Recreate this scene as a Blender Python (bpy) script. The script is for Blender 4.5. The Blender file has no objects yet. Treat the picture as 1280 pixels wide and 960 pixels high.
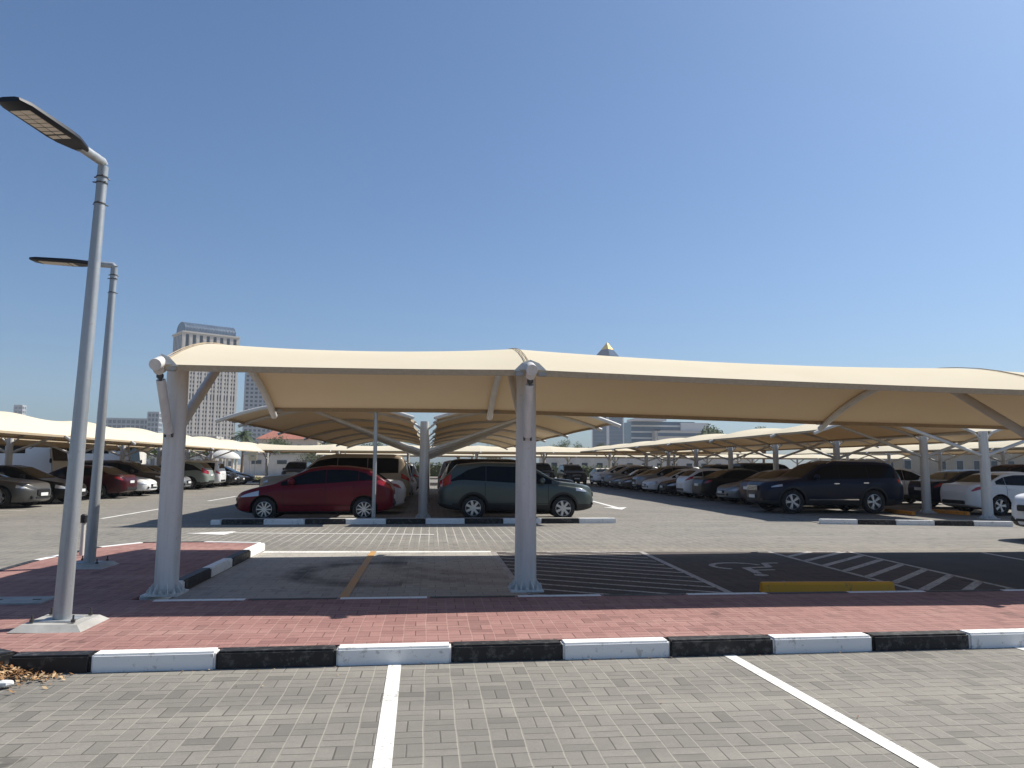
import bpy, bmesh, math, random
import numpy as np
from mathutils import Vector, Matrix
R = math.radians
random.seed(7)
HAZE = .00028
S = bpy.context.scene
COL = S.collection
PI = math.pi

# ------------------------------------------------------------------ helpers
class MB:
    """collects simple shapes; build() links them as ONE mesh object"""
    def __init__(s):
        s.v = []; s.f = []; s.m = []
    def add(s, vs, fs, mi=0):
        n = len(s.v)
        s.v += [tuple(v) for v in vs]
        s.f += [tuple(n + i for i in f) for f in fs]
        s.m += [mi] * len(fs)
        return s
    def box(s, c, d, rz=0, mi=0, bev=0):
        x, y, z = d[0] / 2, d[1] / 2, d[2] / 2
        b = min(bev, x * .9, y * .9, z * .9)
        if b <= 0:
            P = [(-x, -y, -z), (x, -y, -z), (x, y, -z), (-x, y, -z), (-x, -y, z), (x, -y, z), (x, y, z), (-x, y, z)]
            F = [(0, 3, 2, 1), (4, 5, 6, 7), (0, 1, 5, 4), (1, 2, 6, 5), (2, 3, 7, 6), (3, 0, 4, 7)]
        else:
            bm = bmesh.new()
            bmesh.ops.create_cube(bm, size=1)
            for v in bm.verts:
                v.co = (v.co.x * 2 * x, v.co.y * 2 * y, v.co.z * 2 * z)
            bmesh.ops.bevel(bm, geom=bm.edges[:], offset=b, segments=2, affect='EDGES')
            bm.verts.index_update()
            P = [tuple(v.co) for v in bm.verts]
            F = [tuple(v.index for v in f.verts) for f in bm.faces]
            bm.free()
        ca, sa = math.cos(rz), math.sin(rz)
        s.add([(c[0] + p[0] * ca - p[1] * sa, c[1] + p[0] * sa + p[1] * ca, c[2] + p[2]) for p in P], F, mi)
        return s
    def tube(s, pts, r, n=10, mi=0, cap=True):
        pts = [Vector(p) for p in pts]
        rs = r if isinstance(r, (list, tuple)) else [r] * len(pts)
        ring = []
        up = Vector((0, 0, 1))
        for i, p in enumerate(pts):
            t = (pts[min(i + 1, len(pts) - 1)] - pts[max(i - 1, 0)]).normalized()
            a = up if abs(t.dot(up)) < .95 else Vector((1, 0, 0))
            u = t.cross(a).normalized(); w = u.cross(t)
            ring.append([p + (u * math.cos(2 * PI * k / n) + w * math.sin(2 * PI * k / n)) * rs[i] for k in range(n)])
        vs = [q for rg in ring for q in rg]
        fs = []
        for i in range(len(pts) - 1):
            for k in range(n):
                a, b = i * n + k, i * n + (k + 1) % n
                fs.append((a, b, b + n, a + n))
        if cap:
            fs.append(tuple(range(n))[::-1]); fs.append(tuple((len(pts) - 1) * n + k for k in range(n)))
        return s.add(vs, fs, mi)
    def grid(s, fn, nu, nv, mi=0):
        vs = [fn(i / nu, j / nv) for i in range(nu + 1) for j in range(nv + 1)]
        fs = [(i * (nv + 1) + j, (i + 1) * (nv + 1) + j, (i + 1) * (nv + 1) + j + 1, i * (nv + 1) + j + 1) for i in range(nu) for j in range(nv)]
        return s.add(vs, fs, mi)
    def lathe(s, prof, c=(0, 0, 0), axis='z', n=24, mi=0):
        vs = []
        for (r, h) in prof:
            for k in range(n):
                a = 2 * PI * k / n
                p = (r * math.cos(a), r * math.sin(a), h)
                if axis == 'y': p = (p[0], h, p[1])
                if axis == 'x': p = (h, p[0], p[1])
                vs.append((c[0] + p[0], c[1] + p[1], c[2] + p[2]))
        fs = []
        for i in range(len(prof) - 1):
            for k in range(n):
                a, b = i * n + k, i * n + (k + 1) % n
                fs.append((a, b, b + n, a + n))
        return s.add(vs, fs, mi)
    def poly(s, pts, z, mi=0):
        return s.add([(p[0], p[1], z) for p in pts], [tuple(range(len(pts)))], mi)
    def strip(s, p, q, w, z, mi=0):
        p, q = Vector(p[:2]), Vector(q[:2]); d = (q - p).normalized(); n = Vector((-d.y, d.x)) * w / 2
        return s.poly([p + n, p - n, q - n, q + n][::-1], z, mi) if False else s.poly([p - n, q - n, q + n, p + n], z, mi)
    def prism(s, pts, z0, z1, mi=0):
        n = len(pts)
        vs = [(p[0], p[1], z0) for p in pts] + [(p[0], p[1], z1) for p in pts]
        fs = [tuple(range(n))[::-1], tuple(range(n, 2 * n))] + [(i, (i + 1) % n, n + (i + 1) % n, n + i) for i in range(n)]
        return s.add(vs, fs, mi)
    def build(s, name, mats, parent=None, smooth=None, loc=None):
        me = bpy.data.meshes.new(name)
        me.from_pydata(s.v, [], s.f)
        for m in (mats if isinstance(mats, (list, tuple)) else [mats]): me.materials.append(m)
        me.polygons.foreach_set('material_index', s.m)
        me.update()
        if smooth is not None:
            me.polygons.foreach_set('use_smooth', [True] * len(me.polygons))
            me.set_sharp_from_angle(angle=R(smooth))
        o = bpy.data.objects.new(name, me)
        COL.objects.link(o)
        if parent: o.parent = parent
        if loc: o.location = loc
        return o

def empty(name, loc=(0, 0, 0), rz=0, parent=None):
    o = bpy.data.objects.new(name, None); COL.objects.link(o)
    o.location = loc; o.rotation_euler = (0, 0, rz); o.empty_display_size = .2
    if parent: o.parent = parent
    return o
def tag(o, label, cat, group=None):
    o['label'] = label; o['category'] = cat
    if group: o['group'] = group
    return o
def struct(o):
    o['kind'] = 'structure'; return o
def copy_tree(o, parent=None):
    c = o.copy(); COL.objects.link(c); c.parent = parent
    for ch in list(o.children): copy_tree(ch, c)
    return c
def descend(o):
    yield o
    for c in o.children: yield from descend(c)

# ------------------------------------------------------------------ materials
def mat(name, col, rough=.6, metal=0., coat=0., spec=.5):
    m = bpy.data.materials.new(name); m.use_nodes = True
    b = m.node_tree.nodes['Principled BSDF']
    b.inputs['Base Color'].default_value = (*col, 1)
    b.inputs['Roughness'].default_value = rough
    b.inputs['Metallic'].default_value = metal
    b.inputs['Coat Weight'].default_value = coat
    b.inputs['Coat Roughness'].default_value = .08
    b.inputs['Specular IOR Level'].default_value = spec
    return m
class NT:
    def __init__(s, m): s.m = m; s.t = m.node_tree; s.n = s.t.nodes; s.b = s.n['Principled BSDF']
    def new(s, t, **kw):
        n = s.n.new(t)
        for k, v in kw.items(): setattr(n, k, v)
        return n
    def link(s, a, b): s.t.links.new(a, b)
    def val(s, x, sock):
        if isinstance(x, (int, float)): sock.default_value = x
        elif isinstance(x, tuple): sock.default_value = x
        else: s.link(x, sock)
    def math(s, op, a, b=0., c=None):
        n = s.new('ShaderNodeMath', operation=op)
        s.val(a, n.inputs[0]); s.val(b, n.inputs[1])
        if c is not None: s.val(c, n.inputs[2])
        return n.outputs[0]
    def mix(s, f, a, b, blend='MIX'):
        n = s.new('ShaderNodeMix', data_type='RGBA', blend_type=blend)
        s.val(f, n.inputs[0]); s.val(a, n.inputs[6]); s.val(b, n.inputs[7])
        return n.outputs[2]
    def noise(s, scale, detail=4, rough=.55, vec=None):
        n = s.new('ShaderNodeTexNoise'); n.inputs['Scale'].default_value = scale
        n.inputs['Detail'].default_value = detail; n.inputs['Roughness'].default_value = rough
        if vec is not None: s.link(vec, n.inputs['Vector'])
        return n.outputs[0]
    def ramp(s, f, lo, hi, a=0., b=1.):
        n = s.new('ShaderNodeMapRange', clamp=True)
        s.val(f, n.inputs[0]); n.inputs[1].default_value = lo; n.inputs[2].default_value = hi
        n.inputs[3].default_value = a; n.inputs[4].default_value = b
        return n.outputs[0]
    def pos(s): return s.new('ShaderNodeNewGeometry').outputs['Position']
    def obj(s): return s.new('ShaderNodeTexCoord').outputs['Object']
    def bump(s, h, strength, dist):
        n = s.new('ShaderNodeBump'); n.inputs['Strength'].default_value = strength; n.inputs['Distance'].default_value = dist
        s.link(h, n.inputs['Height']); s.link(n.outputs[0], s.b.inputs['Normal'])
def c4(c): return (c[0], c[1], c[2], 1.)

def pavers(name, base, alt, sand, dark, stainy=.35, cell=.2, jw=.008, sandk=.55, arcs=(), hot=None):
    m = mat(name, base, .88, spec=.3); N = NT(m)
    p = N.pos(); sp = N.new('ShaderNodeSeparateXYZ')
    wob = N.new('ShaderNodeTexNoise'); wob.inputs['Scale'].default_value = 1.3; wob.inputs['Detail'].default_value = 2
    N.link(p, wob.inputs['Vector'])
    wv = N.new('ShaderNodeVectorMath', operation='MULTIPLY_ADD')
    N.link(wob.outputs[1], wv.inputs[0]); wv.inputs[1].default_value = (.03, .03, 0); N.link(p, wv.inputs[2])
    N.link(wv.outputs[0], sp.inputs[0])
    u = N.math('DIVIDE', sp.outputs[0], cell); v = N.math('DIVIDE', sp.outputs[1], cell)
    iu = N.math('FLOOR', u); iv = N.math('FLOOR', v)
    fu = N.math('FRACT', u); fv = N.math('FRACT', v)
    par = N.math('FLOORED_MODULO', N.math('ADD', iu, iv), 2)
    a = N.math('ADD', N.math('MULTIPLY', par, fu), N.math('MULTIPLY', N.math('SUBTRACT', 1, par), fv))
    eu = N.math('MULTIPLY', N.math('MINIMUM', fu, N.math('SUBTRACT', 1, fu)), cell)
    ev = N.math('MULTIPLY', N.math('MINIMUM', fv, N.math('SUBTRACT', 1, fv)), cell)
    es = N.math('MULTIPLY', N.math('ABSOLUTE', N.math('SUBTRACT', a, .5)), cell)
    pu = N.math('MULTIPLY', par, 1.0)
    nz = N.noise(2.2, 5, .6, p); nb = N.noise(.35, 4, .6, p); fine = N.noise(60, 3, .6, p)
    wj = N.ramp(nz, .35, .7, jw * .5, jw * 1.2)
    ju = N.math('LESS_THAN', eu, wj); jv = N.math('LESS_THAN', ev, N.math('MULTIPLY', wj, .8)); js = N.math('LESS_THAN', es, N.math('MULTIPLY', wj, .65))
    wn = N.new('ShaderNodeTexWhiteNoise', noise_dimensions='3D'); cv = N.new('ShaderNodeCombineXYZ')
    N.link(iu, cv.inputs[0]); N.link(iv, cv.inputs[1]); N.link(N.math('GREATER_THAN', a, .5), cv.inputs[2]); N.link(cv.outputs[0], wn.inputs['Vector'])
    col = N.mix(N.math('POWER', wn.outputs[0], 1.6), c4(base), c4(alt))
    col = N.mix(N.ramp(fine, .3, .75, 0, .45), col, c4([x * .58 for x in base]))
    mot = N.noise(13, 5, .68, p)
    col = N.mix(N.ramp(mot, .5, .78, 0, .55), col, c4([x * .62 for x in base])); col = N.mix(N.ramp(mot, .22, .42, .35, 0), col, c4(sand))
    col = N.mix(N.ramp(nb, .42, .68, 0, stainy), col, c4(dark))
    streak = N.noise(1.0, 4, .6, None)
    col = N.mix(N.ramp(nz, .55, .8, 0, .3), col, c4(sand))
    for (cx, cy, rad, wid, k) in arcs:
        d = N.math('SQRT', N.math('ADD', N.math('POWER', N.math('SUBTRACT', sp.outputs[0], cx), 2), N.math('POWER', N.math('SUBTRACT', sp.outputs[1], cy), 2)))
        e = N.math('ABSOLUTE', N.math('SUBTRACT', d, rad))
        f = N.math('MULTIPLY', N.ramp(e, wid * .3, wid, k, 0), N.ramp(nz, .35, .55, .3, 1))
        f = N.math('MULTIPLY', f, N.math('LESS_THAN', sp.outputs[0], cx + rad * .35))
        col = N.mix(f, col, (.03, .028, .028, 1))
    mp = N.new('ShaderNodeVectorMath', operation='MULTIPLY'); N.link(p, mp.inputs[0]); mp.inputs[1].default_value = (.10, 1.5, 1)
    st = N.noise(1.0, 4, .6, mp.outputs[0])
    col = N.mix(N.ramp(st, .52, .72, 0, .32), col, c4([min(1, x * 1.1) for x in sand]))
    col = N.mix(N.ramp(st, .30, .44, .3, 0), col, c4(dark))
    sp1 = N.noise(1.9, 3, .7, p); sp2 = N.noise(.55, 2, .5, p)
    oil = N.math('MULTIPLY', N.ramp(sp1, .64, .70, 0, .55), N.ramp(sp2, .5, .6, 0, 1))
    col = N.mix(oil, col, c4([x * .32 for x in dark]))
    col = N.mix(N.math('MULTIPLY', N.math('GREATER_THAN', wn.outputs[0], .93), .18), col, c4([x * .6 for x in dark]))
    sk = N.math('MULTIPLY', N.ramp(nb, .35, .6, sandk * .45, sandk), 1.0)
    col = N.mix(N.math('MULTIPLY', N.math('MAXIMUM', jv, js), .75), col, c4([x * .30 for x in base]))
    if hot:
        hx_ = N.math('POWER', N.math('DIVIDE', N.math('SUBTRACT', sp.outputs[0], hot[0]), hot[2]), 2); hy_ = N.math('POWER', N.math('DIVIDE', N.math('SUBTRACT', sp.outputs[1], hot[1]), hot[3]), 2)
        hf = N.ramp(N.math('ADD', N.math('ADD', hx_, hy_), N.math('MULTIPLY', nz, .8)), .5, 1.5, 1, 0)
        jh = N.math('MULTIPLY', N.math('MULTIPLY', N.math('MAXIMUM', N.math('LESS_THAN', eu, .009), N.math('MULTIPLY', N.math('LESS_THAN', ev, .010), .4)), hf), .6)
    col = N.mix(N.math('MULTIPLY', ju, sk), col, c4(sand))
    if hot: col = N.mix(jh, col, (.62, .58, .5, 1))
    N.link(col, N.b.inputs['Base Color'])
    h = N.math('MULTIPLY', N.math('MINIMUM', N.math('MINIMUM', eu, ev), es), 1.)
    hh = N.math('ADD', N.ramp(h, 0, .008, 0, 1), N.math('MULTIPLY', fine, .25))
    hh = N.math('ADD', hh, N.math('MULTIPLY', wn.outputs[0], .3))
    N.bump(hh, .35, .006)
    return m

M = {}
M['paver'] = pavers('grey_pavers', (.256, .237, .204), (.190, .178, .156), (.35, .322, .268), (.14, .132, .118), stainy=.5, hot=(-1.4, 17.9, 5.2, 2.6))
M['stallpav'] = pavers('stall_pavers', (.44, .415, .365), (.38, .36, .315), (.42, .39, .34), (.22, .21, .19), sandk=.3, arcs=[(-.75, 11.6, 1.15, .28, .75), (-.55, 12.0, 1.35, .2, .3), (1.9, 13.6, 2.6, .3, .35), (1.7, 12.6, 2.3, .22, .3)])
M['accpav'] = pavers('accessible_pavers', (.105, .088, .08), (.08, .07, .065), (.16, .14, .12), (.06, .055, .053), sandk=.25)
M['redpav'] = pavers('red_pavers', (.355, .188, .162), (.265, .132, .117), (.48, .32, .265), (.23, .13, .115), stainy=.35, jw=.009, sandk=.28)
def noisy(name, a, b, scale=3., rough=.7, lo=.35, hi=.65, bump=0, metal=0, coat=0, spec=.4):
    m = mat(name, a, rough, metal, coat, spec); N = NT(m)
    n = N.noise(scale, 6, .6, N.obj())
    N.link(N.mix(N.ramp(n, lo, hi), c4(a), c4(b)), N.b.inputs['Base Color'])
    if bump: N.bump(n, .4, bump)
    return m
def streaked(name, a, b, rough, metal=0.):
    m = mat(name, a, rough, metal, 0, .4); N = NT(m); o = N.obj()
    mp = N.new('ShaderNodeVectorMath', operation='MULTIPLY'); N.link(o, mp.inputs[0]); mp.inputs[1].default_value = (9, 9, .55)
    n = N.noise(1.0, 6, .62, mp.outputs[0]); n2 = N.noise(16, 6, .7, o)
    col = N.mix(N.ramp(n, .42, .68), c4(a), c4(b))
    col = N.mix(N.ramp(n2, .60, .72, 0, .45), col, c4([x * .62 for x in (b[0], b[1] * .95, b[2] * .86)]))
    N.link(col, N.b.inputs['Base Color']); N.link(N.ramp(n2, .3, .7, rough - .1, rough + .15), N.b.inputs['Roughness'])
    return m
def worn_paint(name, a, under, amt=.16, scale=14):
    m = mat(name, a, .55, spec=.4); N = NT(m); p = N.pos()
    n = N.noise(scale, 7, .68, p); n2 = N.noise(1.7, 4, .6, p)
    f = N.ramp(N.math('ADD', n, N.math('MULTIPLY', n2, .35)), .78 - amt, .84 - amt * .5, 0, .85)
    g = N.mix(N.ramp(n2, .3, .7, 0, .3), c4(a), c4([x * .75 + .02 for x in a]))
    N.link(N.mix(f, g, c4(under)), N.b.inputs['Base Color'])
    N.bump(n, .25, .004)
    return m
M['kerbwhite'] = worn_paint('kerb_white', (.84, .83, .80), (.5, .48, .44), .03)
M['kerbblack'] = worn_paint('kerb_black', (.012, .012, .013), (.085, .08, .075), .09)
M['line'] = worn_paint('road_white', (.80, .78, .72), (.36, .34, .31), .07, 26)
M['lineyel'] = worn_paint('road_yellow', (.55, .29, .08), (.33, .28, .2), .12, 22)
M['linefaint'] = worn_paint('road_white_faded', (.42, .39, .355), (.14, .125, .115), .14, 22)
M['yellow'] = worn_paint('stop_yellow', (.80, .36, .02), (.4, .22, .05), .0, 9)
M['orange'] = worn_paint('stop_orange', (.75, .27, .03), (.3, .16, .06), .08, 9)
M['concrete'] = noisy('concrete', (.42, .41, .38), (.31, .3, .28), 5, .9, bump=.01)
M['post'] = streaked('post_paint', (.64, .625, .59), (.50, .485, .45), .5)
M['tube'] = noisy('tube_paint', (.62, .60, .56), (.54, .52, .48), 2.5, .45)
M['galv'] = streaked('galvanised', (.40, .42, .43), (.28, .30, .31), .45, .5)
M['lampbody'] = mat('lamp_housing', (.010, .012, .018), .5, spec=.3)
M['led'] = mat('led_lens', (.62, .55, .46), .4)
M['ledframe'] = mat('led_frame', (.10, .09, .09), .4)
M['steeldark'] = mat('dark_steel', (.09, .085, .08), .5, .6)
M['bolt'] = mat('bolt_steel', (.35, .33, .31), .45, .8)
M['black'] = mat('black_plastic', (.012, .012, .013), .55)
M['rubber'] = noisy('tyre_rubber', (.018, .018, .018), (.035, .033, .03), 8, .85)
M['rim'] = mat('alloy_rim', (.55, .56, .58), .3, .85)
M['rimdark'] = mat('rim_dark_metal', (.05, .05, .055), .5, .6)  # dark metal of the disc behind the spokes and unchromed grille bars
M['glass'] = mat('dark_glass', (.005, .006, .008), .07, 0, 0, .17)
M['chrome'] = mat('chrome', (.7, .7, .72), .15, 1.)
M['headlamp'] = mat('headlamp', (.55, .57, .6), .12, .3, 1.)
M['taillamp'] = mat('taillamp', (.35, .012, .016), .15, 0, 1.)
M['plate'] = mat('plate_white', (.72, .72, .70), .5)
M['platedark'] = mat('plate_ink', (.03, .03, .04), .5)
M['seam'] = mat('door_seam', (.004, .004, .004), .9)
M['sand'] = noisy('sand_ground', (.40, .33, .24), (.30, .25, .185), .08, .95)
M['bark'] = noisy('bark', (.16, .115, .08), (.09, .065, .045), 6, .95, bump=.02)

def fabric():
    m = bpy.data.materials.new('shade_fabric'); m.use_nodes = True; N = NT(m)
    out = N.n['Material Output']; N.n.remove(N.b)
    d = N.new('ShaderNodeBsdfDiffuse'); t = N.new('ShaderNodeBsdfTranslucent'); a = N.new('ShaderNodeMixShader')
    o = N.obj(); n = N.noise(.9, 5, .6, o); n2 = N.noise(11, 3, .6, o)
    col = N.mix(N.ramp(n, .35, .7, 0, .4), (.65, .585, .45, 1), (.58, .51, .38, 1))
    col = N.mix(N.ramp(n2, .55, .75, 0, .16), col, (.54, .46, .33, 1))
    N.link(col, d.inputs[0]); t.inputs[0].default_value = (.66, .34, .10, 1)
    a.inputs[0].default_value = .05
    N.link(d.outputs[0], a.inputs[1]); N.link(t.outputs[0], a.inputs[2]); N.link(a.outputs[0], out.inputs[0])
    return m
M['fabric'] = fabric()
M['hem'] = noisy('hem_webbing', (.46, .36, .24), (.38, .30, .2), 30, .9)

_paint = {}
COLORS = dict(black=(.008, .008, .009), white=(.72, .72, .71), silver=(.24, .25, .262), grey=(.10, .10, .096), red=(.125, .002, .010), maroon=(.042, .003, .006),
              navy=(.004, .007, .024), greengrey=(.075, .095, .09), beige=(.30, .24, .165), brown=(.07, .055, .045), charcoal=(.035, .036, .04), sage=(.22, .25, .22), blue=(.02, .06, .2))
def paint(key):
    if key in _paint: return _paint[key]
    c = COLORS[key]
    m = mat('car_paint_' + key, c, .34, .45 if key in ('greengrey', 'silver', 'grey') else 0., .25, .3 if key not in ('black', 'navy', 'charcoal', 'maroon', 'red') else .18); N = NT(m)
    g = N.new('ShaderNodeNewGeometry'); sp = N.new('ShaderNodeSeparateXYZ'); N.link(g.outputs['Normal'], sp.inputs[0])
    n = N.noise(3.5, 5, .6, N.obj())
    f = N.math('MULTIPLY', N.ramp(n, .3, .75, .0, .03 if key not in ('black', 'navy', 'charcoal') else .008), N.ramp(sp.outputs[2], .2, .9, .25, 1.))
    N.link(N.mix(f, c4(c), (.34, .29, .22, 1)), N.b.inputs['Base Color'])
    N.link(N.ramp(n, .3, .7, .28, .46), N.b.inputs['Roughness'])
    _paint[key] = m
    return m
PAINT0 = paint('white')

# ------------------------------------------------------------------ car builder
def smooth_interp(pts, xs, sig=.05):
    px = [p[0] for p in pts]; pz = [p[1] for p in pts]
    xs = np.asarray(xs, float)
    acc = np.zeros_like(xs); W = 0
    for k in np.linspace(-2, 2, 9):
        w = math.exp(-k * k / 2)
        acc += w * np.interp(xs + k * sig, px, pz); W += w
    return acc / W

class Car:
    def __init__(s, **P):
        s.__dict__.update(P)
    def top(s, x): return float(smooth_interp(s.prof, [x], s.sig)[0])
    def shoulder(s, x): return min(float(smooth_interp(s.belt, [x], .1)[0]), s.top(x) - .035)
    def width(s, x):
        a = s.ftap; b = s.rtap; h = s.W / 2
        k = 1.
        if x < a: k = s.fw + (1 - s.fw) * (1 - (1 - max(x, 0) / a) ** 3.2) ** (1 / 1.6)
        if x > s.L - b:
            t = (s.L - min(x, s.L)) / b
            k = s.rw + (1 - s.rw) * (1 - (1 - t) ** 3.2) ** (1 / 1.6)
        return h * k
    def section(s, x):
        w = s.width(x); zt = s.top(x); zs = s.shoulder(x); h = zt - zs
        zb = s.gc
        if x < .6: zb += .10 * (1 - x / .6) ** 2
        if x > s.L - .7: zb += .14 * ((x - s.L + .7) / .7) ** 2
        wb = w * .955
        zc = zs + h * .84
        wr = max(wb - .035 - s.tum * (zc - zs), .25)
        d = zs - zb
        P = [(0, zb), (w * .80, zb), (w * .925, zb + .03), (w * .955, zb + .12 * d), (w * .985, zb + .32 * d), (w, zb + .62 * d), (w * .993, zb + .86 * d),
             (wb, zs), (wb - .012 - .04 * min(h, .2), zs + .12 * h), ((wb + wr) / 2 - .008, zs + .48 * h), (wr, zc), (wr * .90, zs + .945 * h), (wr * .6, zs + .985 * h), (0, zt)]
        return P
    def fine(s, x, n=3):
        P = s.section(x); out = []
        Q = [P[0]] + P + [P[-1]]
        for i in range(1, len(Q) - 2):
            p0, p1, p2, p3 = Q[i - 1], Q[i], Q[i + 1], Q[i + 2]
            for k in range(n):
                t = k / n
                f = lambda a, b, c, d: .5 * (2 * b + (c - a) * t + (2 * a - 5 * b + 4 * c - d) * t * t + (3 * b - a - 3 * c + d) * t ** 3) * .5 + .5 * (b + (c - b) * t)
                out.append((f(p0[0], p1[0], p2[0], p3[0]), f(p0[1], p1[1], p2[1], p3[1])))
        out.append(P[-1])
        return out
    def side_y(s, x, z):
        F = s.fine(x); F = F[4:32]
        return float(np.interp(z, [p[1] for p in F], [p[0] for p in F]))
    def limits(s, x):
        P = s.section(x); return P[7][1], P[10][1], P[10][0]
    def side_pt(s, x, z, off, sg):
        y = s.side_y(x, z); e = .02
        dx = (s.side_y(min(x + e, s.L), z) - s.side_y(max(x - e, 0), z)) / (min(x + e, s.L) - max(x - e, 0)); dz = (s.side_y(x, z + e) - s.side_y(x, z - e)) / (2 * e)
        n = Vector((-dx, 1, -dz)).normalized()
        p = Vector((x, y, z)) + n * off
        return (s.L / 2 - p.x, sg * p.y, p.z)
    def side_patch(s, mb, x0, x1, lo, hi, off, sg, nx=14, nz=4):
        xs = [x for x in np.linspace(x0, x1, nx + 1) if hi(x) > lo(x) + .012]
        if len(xs) < 2: return
        fn = lambda a, b: s.side_pt(xs[int(round(a * (len(xs) - 1)))], lo(xs[int(round(a * (len(xs) - 1)))]) * (1 - b) + hi(xs[int(round(a * (len(xs) - 1)))]) * b, off, sg)
        mb.grid(fn, len(xs) - 1, nz)
    def top_z(s, x, y):
        F = s.fine(x)[30:]
        return float(np.interp(abs(y), [p[0] for p in F][::-1], [p[1] for p in F][::-1]))
    def top_patch(s, mb, x0, x1, inset, off, nx=10, ny=12):
        def fn(a, b):
            x = x0 + (x1 - x0) * a; w = s.limits(x)[2] - inset; y = (2 * b - 1) * w
            e = .02
            dx = (s.top_z(x + e, y) - s.top_z(x - e, y)) / (2 * e); dy = (s.top_z(x, y + e) - s.top_z(x, y - e)) / (2 * e)
            n = Vector((-dx, -dy, 1)).normalized(); p = Vector((x, y, s.top_z(x, y))) + n * off
            return (s.L / 2 - p.x, p.y, p.z)
        mb.grid(fn, nx, ny)
    def build(s):
        L = s.L
        xs = sorted(set([0, .015, .04, .08, .13, .2, .3, .42] + [round(float(x), 3) for x in np.linspace(.55, L - .4, 40)] + [L - .28, L - .2, L - .13, L - .08, L - .04, L - .015, L]))
        mb = MB(); rings = []
        for x in xs:
            F = s.fine(x)
            ring = [(L / 2 - x, p[0], p[1]) for p in F] + [(L / 2 - x, -p[0], p[1]) for p in F[-2:0:-1]]
            rings.append(ring)
        n = len(rings[0])
        vs = [v for r in rings for v in r]; fs = []
        for i in range(len(rings) - 1):
            for k in range(n):
                a, b = i * n + k, i * n + (k + 1) % n
                fs.append((a, a + n, b + n, b))
        fs.append(tuple(range(n))); fs.append(tuple((len(rings) - 1) * n + k for k in range(n))[::-1])
        mb.add(vs, fs)
        raw = mb.build('raw_body', [PAINT0, M['black']])
        bm = bmesh.new(); bm.from_mesh(raw.data); bmesh.ops.recalc_face_normals(bm, faces=bm.faces); bm.to_mesh(raw.data); bm.free()
        axles = [L / 2 - s.fo, L / 2 - s.fo - s.wb]
        ar = s.r + .055
        cuts = []
        for ax in axles:
            for sg in (1, -1):
                c = MB(); c.lathe([(0.001, -.2), (ar, -.2), (ar, .2), (.001, .2)], (ax, sg * (s.W / 2 - .30 + .2), s.r + .01), 'y', 40)
                co = c.build('cut', M['black']); b2 = bmesh.new(); b2.from_mesh(co.data)
                bmesh.ops.remove_doubles(b2, verts=b2.verts, dist=.004); bmesh.ops.recalc_face_normals(b2, faces=b2.faces); b2.to_mesh(co.data); b2.free()
                md = raw.modifiers.new('b', 'BOOLEAN'); md.operation = 'DIFFERENCE'; md.object = co; md.solver = 'EXACT'
                cuts.append(co)
        dg = bpy.context.evaluated_depsgraph_get(); dg.update()
        me = bpy.data.meshes.new_from_object(raw.evaluated_get(dg)); me.name = s.name + '_body'
        bpy.data.objects.remove(raw)
        for c in cuts: bpy.data.objects.remove(c)
        me.materials.clear(); me.materials.append(PAINT0); me.materials.append(M['black'])
        for p in me.polygons:
            c = p.center; mi = 0
            for ax in axles:
                if math.hypot(c.x - ax, c.z - s.r - .01) < ar + .001 and abs(c.y) < s.W / 2 - .02 and (abs(p.normal.y) > .9 and abs(c.y) < s.W / 2 - .2 or abs(p.normal.y) < .3): mi = 1
                if c.z < s.gc + (.20 if s.clad else .06): mi = 1
            p.material_index = mi; p.use_smooth = True
        me.set_sharp_from_angle(angle=R(32))
        root = empty(s.name)
        o = bpy.data.objects.new('body', me); COL.objects.link(o); o.parent = root
        # glazing
        g = MB(); s.top_patch(g, s.ws[0], s.ws[1], .045, .006); g.build('windshield', M['glass'], root, 60)
        g = MB(); s.top_patch(g, s.rwin[0], s.rwin[1], .06, .006); g.build('rear_window', M['glass'], root, 60)
        lo = lambda x: s.limits(x)[0] + .03
        wt = s.wtop or [(0, 9), (9, 9)]
        hi = lambda x: min(s.limits(x)[1] - .035, float(np.interp(x, [q[0] for q in wt], [q[1] for q in wt])))
        for sg in (1, -1):
            for (a, b) in s.wins:
                g = MB(); s.side_patch(g, a, b, lo, hi, .006, sg, 22, 4)
                if g.f: g.build('side_window', M['glass'], root, 60)
            g = MB()
            zl, zh, a, b = s.head
            s.side_patch(g, a, b, lambda x: zl + (x - a) * .10, lambda x: min(zh + (x - a) * .12, s.shoulder(x) + .0), .008, sg, 12, 3); g.build('headlight', M['headlamp'], root, 60)
            zl, zh, a, b = s.tail; g = MB()
            s.side_patch(g, L - a, L - b, lambda x: zl + max(0, L - b - x) * .35, lambda x: min(zh, s.shoulder(x) + s.tailup), .008, sg, 10, 3); g.build('taillight', M['taillamp'], root, 60)
            # seams
            g = MB()
            for xd in s.seams:
                g.grid(lambda a_, b_, xd=xd: s.side_pt(xd + (a_ - .5) * .012, s.gc + .22 + (s.shoulder(xd) - s.gc - .22) * b_, .003, sg), 1, 10)
            for (xa, xb) in zip(s.seams[:-1], s.seams[1:]):
                g.grid(lambda a_, b_, xa=xa, xb=xb: s.side_pt(xa + (xb - xa) * a_, s.gc + .22 + (b_ - .5) * .012, .003, sg), 12, 1)
            g.build('door_gap', M['seam'], root)
            for xd in s.seams[1:]:
                z = s.shoulder(xd) - .12; p = s.side_pt(xd - .16, z, .02, sg)
                h = MB(); h.box(p, (.2, .04, .035), bev=.012); h.build('door_handle', M['chrome'] if s.chrome else PAINT0, root, 40)
            xm = s.ws[0] + .42; p = s.side_pt(xm, s.shoulder(xm) + .05, .11, sg)
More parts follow.
